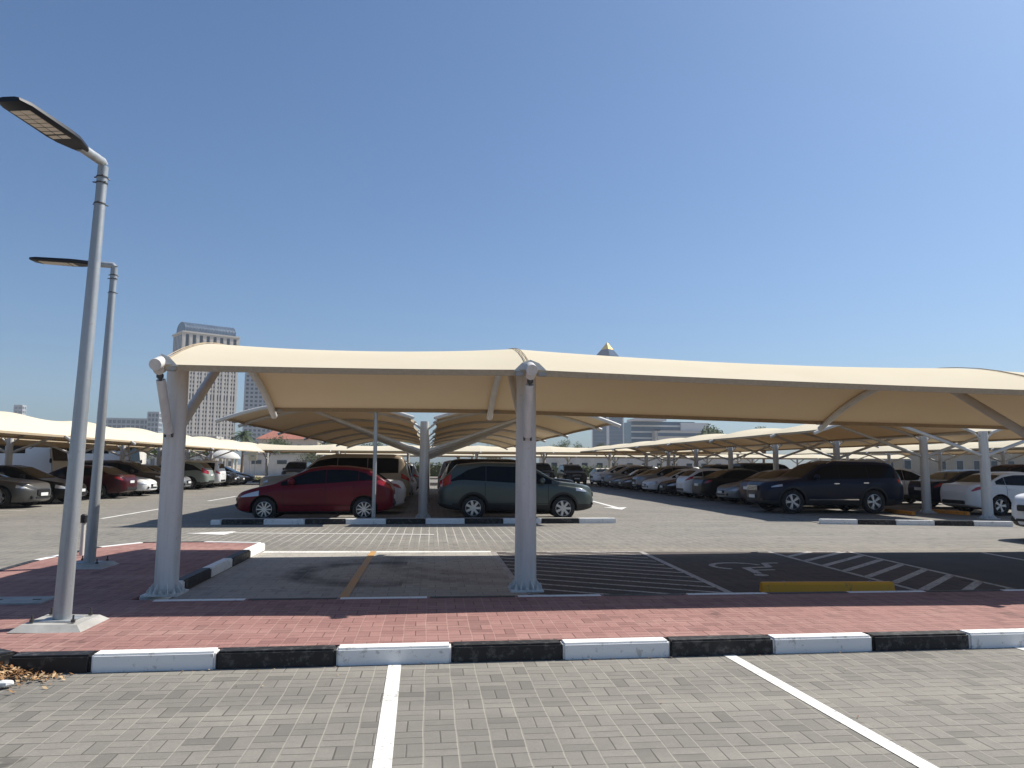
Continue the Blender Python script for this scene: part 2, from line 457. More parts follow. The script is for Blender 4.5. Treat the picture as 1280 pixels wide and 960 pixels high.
            h = MB(); h.lathe([(.001, -.11), (.06, -.10), (.085, -.05), (.09, 0), (.085, .06), (.06, .10), (.001, .115)], (p[0], p[1], p[2] + .03), 'y', 14); h.box((p[0], p[1] - sg * .1, p[2] - .03), (.07, .12, .04), bev=.01)
            h.build('wing_mirror', PAINT0, root, 50)
            if s.clad:
                for ax in axles:
                    h = MB()
                    xc = L / 2 - ax
                    def arc(a_, b_):
                        th = R(-8) + R(196) * a_; rr = ar - .004 + .06 * b_; x = min(max(xc + rr * math.cos(th), .03), L - .03)
                        return s.side_pt(x, s.r + .01 + rr * math.sin(th), .010, sg)
                    h.grid(arc, 28, 2)
                    h.build('arch_trim', M['black'], root, 60)
            if s.chrome:
                h = MB(); h.grid(lambda a_, b_: s.side_pt(s.fo + .55 + (s.wb - 1.1) * a_, s.gc + .2 + .035 * b_, .008, sg), 10, 1); h.build('side_trim', M['chrome'], root)
            if s.rails:
                x0, x1 = s.rails
                pts = [(L / 2 - x, sg * (s.limits(x)[2] - .06), s.top_z(x, s.limits(x)[2] - .06) + (.05 if .05 < k < .95 else -.01)) for k in np.linspace(0, 1, 11) for x in [x0 + (x1 - x0) * k]]
                h = MB(); h.tube(pts, .018, 6); h.build('roof_rail', M['chrome'] if s.chrome else M['black'], root, 50)
        # front: grille, intake, plate
        g0, g1, gw = s.grille
        g = MB(); g.box((L / 2 + .004, 0, (g0 + g1) / 2), (.05, gw, g1 - g0), bev=.02, mi=0)
        nb = 4
        for i in range(nb): g.box((L / 2 + .032, 0, g0 + (g1 - g0) * (i + .5) / nb), (.012, gw * .93, .014), mi=1)
        g.build('grille', [M['black'], M['chrome'] if s.chrome else M['rimdark']], root)
        g = MB(); g.box((L / 2 - .01, 0, s.gc + .2), (.06, s.W * .48, .11), bev=.03)
        for sg in (1, -1): g.box((L / 2 - .05, sg * s.W * .305, s.gc + .21), (.08, .17, .12), bev=.03)
        g.build('lower_intake', M['black'], root)
        g = MB(); g.box((L / 2 + .045, 0, s.gc + .30), (.014, .46, .11), bev=.004); g.build('number_plate', M['plate'], root)
        g = MB(); g.box((-L / 2 - .006, 0, s.rplate), (.02, .46, .11), bev=.004); g.build('number_plate', M['plate'], root)
        g = MB(); g.box((-L / 2 + .0, 0, s.gc + .22), (.05, s.W * .62, .13), bev=.03); g.build('rear_bumper', M['black'], root)
        # wheels
        for ax in axles:
            for sg in (1, -1):
                r = s.r; w = .11; t = MB()
                t.lathe([(r * .66, -w), (r * .90, -w), (r * .975, -w * .8), (r, -w * .45), (r, w * .45), (r * .975, w * .8), (r * .90, w), (r * .66, w)], (0, 0, 0), 'y', 32)
                yo = s.W / 2 - .13
                wheel = t.build('wheel', M['rubber'], root, 50, (ax, sg * yo, r))
                q = MB(); ri = r * .665
                q.lathe([(ri, -.05), (ri, sg * .0), (ri, sg * .095), (ri * .93, sg * .098), (ri * .90, sg * .07)], (0, 0, 0), 'y', 32, 0)
                q.lathe([(ri * .95, sg * .035), (.001, sg * .035)], (0, 0, 0), 'y', 24, 1)
                q.lathe([(.001, sg * .085), (ri * .22, sg * .08), (ri * .26, sg * .04)], (0, 0, 0), 'y', 16, 0)
                for k in range(s.spokes):
                    a0 = 2 * PI * k / s.spokes
                    for da in ((-.13, .13) if s.spokes <= 5 else (0,)):
                        a1 = a0 + da
                        ca, sa = math.cos(a1), math.sin(a1); ww = ri * s.spw
                        P = [(ca * ri * .15 - sa * ww * .9, sg * .085, sa * ri * .15 + ca * ww * .9), (ca * ri * .15 + sa * ww * .9, sg * .085, sa * ri * .15 - ca * ww * .9),
                             (ca * ri * .96 + sa * ww, sg * .088, sa * ri * .96 - ca * ww), (ca * ri * .96 - sa * ww, sg * .088, sa * ri * .96 + ca * ww)]
                        P += [(p[0], p[1] - sg * .05, p[2]) for p in P]
                        q.add(P, [(0, 1, 2, 3), (0, 4, 5, 1), (2, 6, 7, 3), (1, 5, 6, 2), (3, 7, 4, 0)], 0)
                q.build('rim', [M['rim'], M['rimdark']], wheel)
        return root

TYPES = {}
def T(name, **k):
    d = dict(name=name, sig=.05, ftap=.75, rtap=.55, fw=.44, rw=.62, wtop=None, gc=.2, tum=.30, clad=False, chrome=False, rails=None, spokes=9, spw=.09, tailup=.0)
    d.update(k); TYPES[name] = d
T('hatchback_car', L=4.12, W=1.72, wb=2.57, fo=.80, r=.31, prof=[(0, .58), (.04, .68), (.15, .76), (.5, .87), (1.02, .98), (1.9, 1.40), (2.35, 1.465), (2.9, 1.455), (3.45, 1.39), (3.9, 1.07), (4.06, .97), (4.12, .72)],
  belt=[(0, .55), (.3, .70), (1.0, .88), (2.5, .97), (3.5, 1.05), (3.9, 1.0), (4.12, .72)], ws=(1.07, 1.86), rwin=(3.5, 3.88), wins=[(1.2, 2.35), (2.365, 3.2), (3.215, 3.72)], wtop=[(0, 9), (2.6, 1.42), (3.0, 1.37), (3.4, 1.25), (3.75, 1.07)],
  head=(.60, .76, .02, .66), tail=(.84, 1.10, .42, .03), tailup=.06, seams=(1.28, 2.36, 3.1), grille=(.50, .60, .7), rplate=.62, spokes=10, spw=.075)
T('compact_suv_car', L=4.55, W=1.82, wb=2.62, fo=.92, r=.345, prof=[(0, .74), (.04, .93), (.12, 1.0), (.5, 1.06), (1.08, 1.12), (1.85, 1.57), (2.3, 1.67), (3.2, 1.68), (4.05, 1.61), (4.40, 1.18), (4.5, 1.02), (4.55, .78)],
  belt=[(0, .66), (.3, .90), (1.0, 1.0), (2.5, 1.05), (3.9, 1.13), (4.3, 1.05), (4.55, .8)], ws=(1.13, 1.82), rwin=(4.0, 4.32), wins=[(1.25, 2.3), (2.315, 3.17), (3.185, 4.2)], wtop=[(0, 9), (2.4, 1.62), (3.2, 1.57), (3.7, 1.44), (4.2, 1.14)],
  head=(.80, .97, .02, .55), tail=(.92, 1.40, .36, .02), tailup=.24, seams=(1.36, 2.32, 3.2), grille=(.66, .80, .75), rplate=.86, clad=True, spokes=7, spw=.15, gc=.26)
T('large_suv_car', L=5.04, W=1.98, wb=2.86, fo=.95, r=.39, prof=[(0, .82), (.04, .98), (.15, 1.05), (.6, 1.10), (1.30, 1.17), (2.05, 1.66), (2.6, 1.77), (4.2, 1.755), (4.62, 1.70), (4.88, 1.24), (4.98, 1.10), (5.04, .85)],
  belt=[(0, .72), (.3, .92), (1.2, 1.07), (3.0, 1.12), (4.6, 1.16), (5.04, .9)], ws=(1.36, 2.02), rwin=(4.66, 4.85), wins=[(1.5, 2.63), (2.645, 3.64), (3.66, 4.6)],
  head=(.84, 1.0, .015, .6), tail=(.92, 1.14, .36, .03), tailup=.05, seams=(1.58, 2.64, 3.68), grille=(.74, .92, .85), rplate=.95, chrome=True, rails=(2.3, 4.5), spokes=5, spw=.07, gc=.25, clad=True)
T('sedan_car', L=4.68, W=1.82, wb=2.72, fo=.92, r=.325, prof=[(0, .55), (.04, .66), (.15, .73), (.5, .83), (1.22, .95), (2.1, 1.39), (2.5, 1.455), (3.0, 1.445), (3.4, 1.37), (4.05, 1.05), (4.5, 1.02), (4.62, .95), (4.68, .68)],
  belt=[(0, .52), (.3, .68), (1.2, .87), (2.6, .95), (3.9, 1.0), (4.5, .97), (4.68, .68)], ws=(1.28, 2.06), rwin=(3.46, 3.98), wins=[(1.42, 2.5), (2.515, 3.4), (3.415, 3.75)],
  head=(.55, .71, .015, .55), tail=(.76, .95, .40, .03), tailup=-.02, seams=(1.48, 2.52, 3.4), grille=(.46, .58, .75), rplate=.72, spokes=5, spw=.09)
T('coupe_car', L=4.82, W=1.92, wb=2.81, fo=.92, r=.355, prof=[(0, .60), (.05, .76), (.15, .82), (.6, .90), (1.5, .99), (2.3, 1.29), (2.7, 1.355), (3.1, 1.33), (4.05, 1.08), (4.6, 1.06), (4.76, .98), (4.82, .7)],
  belt=[(0, .56), (.3, .76), (1.4, .93), (2.6, .98), (3.8, 1.03), (4.5, 1.0), (4.82, .7)], ws=(1.55, 2.26), rwin=(3.2, 3.95), wins=[(1.7, 2.95), (3.0, 3.45)],
  head=(.64, .75, .015, .42), tail=(.80, .96, .35, .03), tailup=-.02, seams=(1.75, 3.1), grille=(.42, .62, .8), rplate=.6, spokes=5, spw=.08, gc=.15)
T('off_road_car', L=5.08, W=1.97, wb=2.95, fo=.92, r=.40, prof=[(0, .86), (.04, 1.02), (.12, 1.09), (.6, 1.13), (1.38, 1.20), (2.0, 1.78), (2.5, 1.88), (4.5, 1.875), (4.85, 1.80), (5.0, 1.28), (5.05, 1.12), (5.08, .9)],
  belt=[(0, .75), (.3, .98), (1.3, 1.1), (3.0, 1.16), (4.8, 1.2), (5.08, .95)], ws=(1.44, 1.96), rwin=(4.88, 4.98), wins=[(1.55, 2.63), (2.645, 3.64), (3.66, 4.7)],
  head=(.86, 1.04, .01, .36), tail=(.95, 1.2, .28, .02), tailup=.05, seams=(1.62, 2.64, 3.68), grille=(.76, 1.0, 1.0), rplate=1.0, chrome=True, spokes=6, spw=.14, gc=.28, tum=.2, fw=.58, rw=.76)
PROTO = {k: Car(**v).build() for k, v in TYPES.items()}
USED = set()
KINDWORD = dict(hatchback_car='hatchback', compact_suv_car='compact SUV', large_suv_car='large SUV', sedan_car='saloon', coupe_car='low sports coupe', off_road_car='tall boxy SUV')
COLWORD = dict(greengrey='green-grey', charcoal='charcoal', navy='dark navy', sage='pale grey-green')
LABELS = set()
def place_car(kind, color, x, y, face, label, scale=1., rot=0., group=None):
    """face +1: nose towards +X, -1: nose towards -X, 2: nose towards the camera (-Y)"""
    if kind not in USED: o = PROTO[kind]; USED.add(kind)
    else: o = copy_tree(PROTO[kind])
    o.location = (x, y, 0); o.scale = (scale,) * 3
    o.rotation_euler = (0, 0, {1: 0, -1: PI, 2: -PI / 2}[face] + rot)
    pm = paint(color)
    for c in descend(o):
        if c.type == 'MESH':
            for sl in c.material_slots:
                if sl.material and sl.material.name.startswith('car_paint_'):
                    sl.link = 'OBJECT'; sl.material = pm
    assert label not in LABELS, label
    LABELS.add(label)
    tag(o, label, 'car', group)
    return o
ORD = ['first', 'second', 'third', 'fourth', 'fifth', 'sixth', 'seventh', 'eighth', 'ninth', 'tenth', 'eleventh', 'twelfth', 'thirteenth', 'fourteenth', 'fifteenth', 'sixteenth']
def car_row(cars, edge, group, where):
    """cars: (kind, colour, y, face, scale); edge = (x of the aisle ends, direction from the aisle)"""
    for i, (k, c, y, face, sc) in enumerate(cars):
        L = TYPES[k]['L'] * sc
        x = edge[0] + edge[1] * (L / 2 + random.uniform(0, .35))
        out = (face == -edge[1])
        nb = cars[i + 1] if i + 1 < len(cars) else cars[i - 1]
        nbw = COLWORD.get(nb[1], nb[1]) + ' ' + KINDWORD[nb[0]]
        lab = f"{COLWORD.get(c, c)} {KINDWORD[k]}, {'nose' if out else 'tail'} out, {ORD[i]} car {where}"
        place_car(k, c, x, y, face, lab, sc, random.uniform(-.015, .015), group)

G_L = 'cars parked under the row of canopies behind the lamp posts'
car_row([('sedan_car', 'black', 25.9, 1, 1.05), ('coupe_car', 'grey', 29.3, 1, 1.07), ('sedan_car', 'black', 32.2, 1, 1.05), ('sedan_car', 'maroon', 36.9, -1, 1.06), ('sedan_car', 'white', 39.7, 1, 1.03), ('large_suv_car', 'brown', 42.6, 1, 1.0),
         ('hatchback_car', 'silver', 45.6, 1, 1.08), ('compact_suv_car', 'sage', 49.8, -1, 1.05), ('off_road_car', 'white', 53.1, -1, .98), ('compact_suv_car', 'black', 56.2, 1, 1), ('sedan_car', 'charcoal', 59.2, 1, 1), ('sedan_car', 'charcoal', 62.2, 1, 1)],
        (-13.9, -1), G_L, 'along the row behind the lamp posts')
G_R = 'cars parked under the row of canopies on the far side of the aisle'
car_row([('sedan_car', 'maroon', 29.3, 1, 1.08), ('sedan_car', 'silver', 32.2, -1, 1.03), ('sedan_car', 'black', 35.1, 1, 1.06), ('hatchback_car', 'white', 38.0, 1, 1.05), ('sedan_car', 'black', 40.9, -1, 1.0), ('sedan_car', 'white', 43.9, -1, 1.03), ('compact_suv_car', 'silver', 46.9, -1, 1.0),
         ('sedan_car', 'brown', 49.9, -1, 1.0), ('sedan_car', 'grey', 52.9, -1, 1.0), ('compact_suv_car', 'silver', 55.9, -1, 1.0), ('compact_suv_car', 'white', 58.9, -1, 1.05)],
        (12.7, 1), G_R, 'along the aisle beyond the dark navy SUV')
place_car('large_suv_car', 'navy', 14.32, 26.2, -1, 'dark navy large SUV with chrome wheels and side trim, nose to the aisle', 1.06, group=G_R)
place_car('sedan_car', 'navy', 22.4, 28.8, 1, 'navy saloon seen from its tail between the posts, behind the white saloon', 1.08, group='cars parked on the far side of the canopy posts')
car_row([('compact_suv_car', 'white', 32.0, 1, 1.0), ('off_road_car', 'beige', 35.0, 1, 1.0), ('large_suv_car', 'black', 38.2, -1, 1.0), ('sedan_car', 'black', 41.2, 1, 1.0), ('off_road_car', 'charcoal', 44.4, 1, 1.0), ('sedan_car', 'maroon', 47.4, -1, 1), ('large_suv_car', 'charcoal', 50.5, 1, 1)],
        (18.4, 1), 'cars parked on the far side of the canopy posts', 'beyond the posts past the navy SUV')
place_car('sedan_car', 'white', 20.95, 24.95, 1, 'white saloon seen from its tail beside the nearest post of the canopies past the aisle', 1.04, group='cars parked on the far side of the canopy posts')
place_car('compact_suv_car', 'white', 15.62, 15.5, -1, 'white SUV of which only the front corner enters the picture beside the lane', 1.0)
G_C = 'cars parked under the double winged canopy in the middle'
place_car('hatchback_car', 'red', -3.33, 22.95, -1, 'dark red hatchback parked behind the striped island kerb, facing the lamp posts', 1.09, group=G_C)
place_car('compact_suv_car', 'greengrey', 2.62, 23.25, 1, 'green-grey SUV with silver wheels parked behind the striped island kerb', 1.03, R(-3), group=G_C)
car_row([('sedan_car', 'white', 26.0, -1, 1.06), ('off_road_car', 'beige', 29.1, -1, 1.08), ('sedan_car', 'silver', 32.2, -1, 1.0), ('off_road_car', 'charcoal', 35.3, -1, 1.0), ('sedan_car', 'white', 38.3, -1, 1.0), ('large_suv_car', 'silver', 41.4, -1, 1.0), ('sedan_car', 'grey', 44.4, -1, 1.0)],
        (-.55, -1), G_C, 'behind the dark red hatchback')
car_row([('hatchback_car', 'beige', 26.2, 1, 1.0), ('off_road_car', 'black', 29.2, 1, 1.0), ('large_suv_car', 'white', 32.3, 1, 1.0), ('sedan_car', 'maroon', 35.3, 1, 1.0), ('off_road_car', 'silver', 38.4, 1, 1.0), ('sedan_car', 'white', 41.4, 1, 1)],
        (.35, 1), G_C, 'behind the green-grey SUV')
for i, (k, c, x) in enumerate([('off_road_car', 'charcoal', -11.3), ('sedan_car', 'silver', -8.4), ('large_suv_car', 'grey', -2.2), ('sedan_car', 'white', 6.8), ('off_road_car', 'black', 9.6), ('large_suv_car', 'black', 12.4), ('sedan_car', 'white', 15.3)]):
    place_car(k, c, x, 65.5, 2, f"{COLWORD.get(c, c)} {KINDWORD[k]} {ORD[i]} from the lamps under the far crosswise canopy", 1., 0, 'cars under the far crosswise canopy')
for i, (k, c, y) in enumerate([('off_road_car', 'white', 27), ('sedan_car', 'charcoal', 30.2), ('large_suv_car', 'grey', 33.4), ('sedan_car', 'white', 36.6), ('off_road_car', 'maroon', 39.8), ('sedan_car', 'black', 43)]):
    place_car(k, c, 33.2, y, -1, f"{COLWORD.get(c, c)} {KINDWORD[k]} parked {ORD[i]} under the outermost canopies", 1., 0, 'cars under the outermost canopies')

# ------------------------------------------------------------------ ground, pavements, kerbs, markings
o = struct(MB().poly([(-1600, -200), (1600, -200), (1600, 1500), (-1600, 1500)], -.03).build('ground', M['sand']))
o = struct(MB().poly([(-70, -12), (90, -12), (90, 104), (-19, 104), (-19, 69.5), (-70, 69.5)], 0).build('car_park_surface', M['paver']))
struct(MB().poly([(-3.08, 8.7), (1.16, 8.7), (1.16, 14.24), (-3.08, 14.40)], .004).build('stall_surface', M['stallpav']))
struct(MB().poly([(1.16, 8.7), (8.0, 8.7), (8.0, 13.85), (4, 14.08), (1.16, 14.24)], .0045).build('accessible_stall_surface', M['accpav']))
M['asphalt'] = noisy('asphalt', (.062, .060, .060), (.045, .044, .045), 1.5, .9)
struct(MB().poly([(8.0, 8.7), (30, 8.7), (30, 12.6), (8.0, 13.8)], .004).build('side_bay_surface', M['asphalt']))
FK = lambda x: 6.36 + .02 * x              # front kerb line
pave = [(-3.2, FK(-3.2) + .16), (45, FK(45) + .16), (45, 8.62), (-3.25, 8.76), (-3.25, 14.75), (-4.3, 15.0), (-5.35, 14.95), (-5.8, 14.2), (-5.95, 12.4), (-5.87, 11.1), (-5.95, 8.2)]
struct(MB().prism(pave, -.02, .13).build('pavement', M['redpav']))
def kerb(name, path, h=.13, w=.16, first=0, block=.935, ends=True):
    mb = MB(); mb_i = first
    for (p, q) in zip(path[:-1], path[1:]):
        p, q = Vector(p), Vector(q); d = (q - p); n = max(1, round(d.length / block)); rz = math.atan2(d.y, d.x)
        for i in range(n):
            c = p + d * ((i + .5) / n)
            jx = random.uniform(-.004, .004)
            nrm = Vector((-math.sin(rz), math.cos(rz))) * jx
            mb.box((c.x + nrm.x, c.y + nrm.y, h / 2 - .015 + random.uniform(-.002, .002)), (d.length / n - .006, w, h + .03), rz, mb_i % 2, .016)
            mb_i += 1
    o = mb.build(name, [M['kerbwhite'], M['kerbblack']], None, 35)
    return struct(o)
kerb('kerb', [(-2.61 + .935 * i, FK(-2.61 + .935 * i) + .08) for i in range(0, 46, 1)], .135, .16, 0)
kerb('kerb', [(-3.21, FK(-3.2) + .09), (-2.61, FK(-2.6) + .08)], .135, .16, 1)
kerb('kerb', [(-5.96, 8.2), (-3.28, FK(-3.2) + .12)], .135, .16, 1)
kerb('kerb', [(-3.18, 9.0), (-3.18, 14.8)], .135, .15, 0, 1.16)
kerb('kerb', [(-3.0 + 1.0 * i, 8.70 - .003 * i) for i in range(0, 20)], .134, .12, 0, 1.0)
kerb('kerb', [(-5.97, 8.2), (-5.93, 11.1), (-6.02, 12.4), (-5.87, 14.25), (-5.42, 15.03), (-4.3, 15.08), (-3.2, 14.86)], .134, .13, 0, 1.0)
kerb('kerb', [(-5.84, 21.0), (-5.56, 21.0)], .125, .16, 0, .98)
kerb('kerb', [(-5.55, 21.0), (5.3, 21.22)], .14, .17, 1, 1.08)
kerb('kerb', [(11.2, 20.75), (16.3, 19.62)], .14, .17, 0, .98)
struct(MB().prism([(-5.7, 21.1), (5.2, 21.3), (5.2, 21.75), (-5.7, 21.75)], -.02, .12).build('island_surface', M['concrete']))
struct(MB().prism([(11.3, 20.85), (16.3, 19.75), (16.9, 21.6), (16.9, 23.6), (11.4, 23.6)], -.02, .012).build('island_surface', M['paver']))
kerb('kerb', [(-19, 69.6), (-6, 70.5)], .2, .25, 0, 1.0)
kerb('kerb', [(-70, 69.6), (-19, 69.6)], .2, .25, 0, 1.0)
Z = .0075
def marking(name, build, m):
    mb = MB(); build(mb); return struct(mb.build(name, m))
marking('bay_line', lambda b: b.strip((-.265, FK(0) + .0), (-.19, 1.2), .105, .004), M['line'])
marking('bay_line', lambda b: b.strip((2.59, FK(2.6) + .0), (2.86, 1.2), .105, .004), M['line'])
marking('bay_line', lambda b: b.strip((5.35, FK(5.3) + .0), (5.7, 1.2), .105, .004), M['line'])
marking('bay_end_line', lambda b: b.poly([(-3.05, 14.27), (1.15, 14.12), (1.15, 14.34), (-3.05, 14.55)], Z), M['line'])
marking('bay_divider_line', lambda b: b.strip((-1.04, 14.4), (-1.03, 8.8), .11, Z + .003), M['lineyel'])
def hatch1(b):
    b.strip((1.2, 14.2), (1.2, 8.8), .09, Z); b.strip((4.0, 14.15), (3.84, 8.8), .10, Z); b.strip((1.25, 14.23), (3.95, 14.1), .12, Z)
    y = 9.6
    while y < 15.6:
        x0, y0, x1, y1 = 1.25, y, 3.86, y - 1.55
        if y0 > 14.1: t = (y0 - 14.1) / 1.55; x0 += (x1 - x0) * t; y0 = 14.1
        if y1 < 8.8: t = (8.8 - y1) / 1.55; x1 -= (3.86 - 1.25) * t; y1 = 8.8
        if x1 - x0 > .3: b.strip((x0, y0), (x1, y1), .075, Z)
        y += .46
marking('hatched_marking', hatch1, M['linefaint'])
def hatch2(b):
    b.strip((6.47, 14.0), (6.43, 8.8), .09, Z); b.strip((8.05, 13.95), (7.8, 8.8), .09, Z); b.strip((6.3, 14.02), (8.05, 13.86), .1, Z)
    y = 7.6
    while y < 14:
        x0, y0, x1, y1 = 6.5, y, 7.86 + (y - 9) * .03, y + 1.3
        if y1 > 13.85: t = (y1 - 13.85) / 1.3; x1 -= (x1 - x0) * t; y1 = 13.85
        if y0 < 8.8: t = (8.8 - y0) / 1.3; x0 += (x1 - x0) * t; y0 = 8.8
        if x1 - x0 > .15: b.strip((x0, y0), (x1, y1), .12, Z)
        y += .62
marking('hatched_marking', hatch2, M['linefaint'])
marking('bay_line', lambda b: b.strip((10.6, 13.55), (10.2, 8.8), .1, Z), M['linefaint'])
def isa(b):
    # wheelchair sign, its head towards the pavement
    q = lambda x, y: (5.05 + x * 1.0, 11.75 - y * 1.0)
    pts = [q(-.02 + .42 * math.cos(a), -.22 + .40 * math.sin(a)) for a in np.linspace(R(125), R(345), 22)]
    for p, r in zip(pts[:-1], pts[1:]): b.strip(p, r, .10, Z)
    b.strip(q(-.05, .62), q(.02, -.02), .13, Z + .001); b.strip(q(.0, .02), q(.45, -.06), .11, Z + .002); b.strip(q(.02, .30), q(.38, .26), .09, Z + .003)
    b.strip(q(.43, -.04), q(.56, -.52), .11, Z + .004); b.strip(q(.54, -.50), q(.80, -.52), .10, Z + .005)
    b.poly([q(-.08 + .11 * math.cos(a), .78 + .11 * math.sin(a)) for a in np.linspace(0, 2 * PI, 15)[:-1]], Z)
marking('wheelchair_symbol', isa, M['linefaint'])
def arrow1(b):
    b.poly([(-5.66, 18.32), (-4.63, 18.85), (-4.63, 18.46), (.1, 17.86), (.1, 17.74), (-4.63, 18.33), (-4.68, 17.9)], Z)
marking('lane_arrow', arrow1, M['line'])
def arrow2(b):
    b.poly([(7.14, 27.6), (7.75, 29.2), (7.38, 29.1), (7.62, 36), (7.46, 36), (7.18, 29.1), (6.8, 29.2)], Z)
marking('lane_arrow', arrow2, M['line'])
marking('lane_line', lambda b: b.strip((-9.55, 23.2), (-9.62, 28.5), .13, Z), M['line'])
for y in (34, 45): marking('lane_line', lambda b: b.strip((-9.62, y), (-9.7, y + 5), .13, Z), M['line'])
for i in range(5): marking('bay_line', lambda b: b.strip((-13.6 , 24.2 + 2.9 * i), (-17.2, 24.2 + 2.9 * i), .1, Z), M['line'])

# ------------------------------------------------------------------ wheel stops, plates, litter
def wheel_stop(x0, y0, x1, y1, m, label):
    p, q = Vector((x0, y0)), Vector((x1, y1)); d = q - p; L = d.length
    prof = [(-.075, 0), (.075, 0), (.055, .10), (.03, .125), (-.03, .125), (-.055, .10)]
    mb = MB(); n = len(prof)
    vs = [(-L / 2, a, b) for a, b in prof] + [(-L / 2 + .02, a * 1.0, b) for a, b in prof] + [(L / 2 - .02, a, b) for a, b in prof] + [(L / 2, a, b) for a, b in prof]
    for i in (0, 18):
        for k in range(6): vs[i + k] = (vs[i + k][0], vs[i + k][1] * .9, vs[i + k][2] * .94)
    fs = [tuple(range(6))[::-1], tuple(range(18, 24))]
    for r in range(3):
        for k in range(6): fs.append((r * 6 + k, r * 6 + (k + 1) % 6, (r + 1) * 6 + (k + 1) % 6, (r + 1) * 6 + k))
    mb.add(vs, fs)
    root = empty('wheel_stop', ((x0 + x1) / 2, (y0 + y1) / 2, .008), math.atan2(d.y, d.x))
    mb.build('bar', m, root, 30)
    for sx in (-1, 1):
        b = MB(); b.lathe([(.001, .137), (.016, .135), (.02, .122)], (sx * L * .33, 0, 0), 'z', 8); b.build('bolt', M['bolt'], root)
    return tag(root, label, 'wheel stop')
wheel_stop(4.30, 9.50, 6.06, 9.42, M['yellow'], 'yellow wheel stop in front of the wheelchair bay behind the red pavement')
wheel_stop(16.55, 24.3, 16.75, 26.2, M['orange'], 'orange wheel stop behind the dark navy SUV beside the canopy post')
wheel_stop(18.3, 26.0, 18.5, 24.2, M['orange'], 'orange wheel stop under the tail of the white saloon')
o = MB(); o.box((0, 0, 0), (.66, .42, .02), bev=.005); o.box((-.2, 0, .011), (.08, .03, .012), mi=1); o.box((.2, 0, .011), (.08, .03, .012), mi=1)
tag(o.build('utility_cover', [M['concrete'], M['steeldark']], loc=(-4.42, 8.78, .136)), 'grey rectangular access cover set in the red pavement', 'access cover')
leaf = noisy('dry_leaf', (.22, .10, .04), (.36, .22, .10), 9, .9); leaf2 = mat('dry_leaf_pale', (.48, .34, .19), .9)
mb = MB()
for i in range(1300):
    d = abs(random.gauss(0, .33)); x = -3.34 + random.gauss(0, .27) - d * .2; y = FK(-3) - .03 - abs(random.gauss(0, .16)) - max(0, -3.1 - x) * .1 + max(0, -3.3 - x) * .35
    if x > -2.7 or (x > -3.25 and y > FK(x) - .01): continue
    z = .012 + random.random() * .10 * math.exp(-((x + 3.3) / .3) ** 2)
    a = random.uniform(0, 6.3); s = random.uniform(.012, .028); t = random.uniform(-.7, .7); tt = random.uniform(-.7, .7)
    ca, sa = math.cos(a), math.sin(a)
    mb.add([(x - ca * s, y - sa * s, z - s * t), (x + sa * s * .45, y - ca * s * .45, z - s * .5 * tt), (x + ca * s, y + sa * s, z + s * t), (x - sa * s * .45, y + ca * s * .45, z + s * .5 * tt)], [(0, 1, 2, 3)], i % 3 == 0)
for i in range(90):
    x = random.uniform(-2.9, 7) if i < 60 else random.uniform(-3, 6); y = FK(x) - .02 - abs(random.gauss(0, .05)) if i < 60 else random.uniform(2.6, 6.2)
    a = random.uniform(0, 6.3); s = random.uniform(.006, .016); ca, sa = math.cos(a), math.sin(a); z = .010
    mb.add([(x - ca * s, y - sa * s, z), (x + sa * s * .45, y - ca * s * .45, z + .004), (x + ca * s, y + sa * s, z + s * .4), (x - sa * s * .45, y + ca * s * .45, z)], [(0, 1, 2, 3)], i % 3 == 0)
o = mb.build('leaf_litter', [leaf, leaf2]); o['kind'] = 'stuff'; o['label'] = 'dry brown leaves gathered at the corner of the kerb'
mb = MB(); mb.lathe([(.001, .05)] + [(.045 * math.sin(t) * random.uniform(.75, 1.1), .028 + .026 * math.cos(t)) for t in np.linspace(.4, 2.9, 5)] + [(.001, .0)], (0, 0, 0), 'z', 11)
for i in range(len(mb.v)): v = mb.v[i]; mb.v[i] = (v[0] * 1.5 * random.uniform(.8, 1.2), v[1] * random.uniform(.75, 1.2), v[2])
tag(mb.build('crumpled_paper', M['plate'], loc=(-3.03, 5.93, .006)), 'crumpled white paper lying by the dry leaves', 'litter')

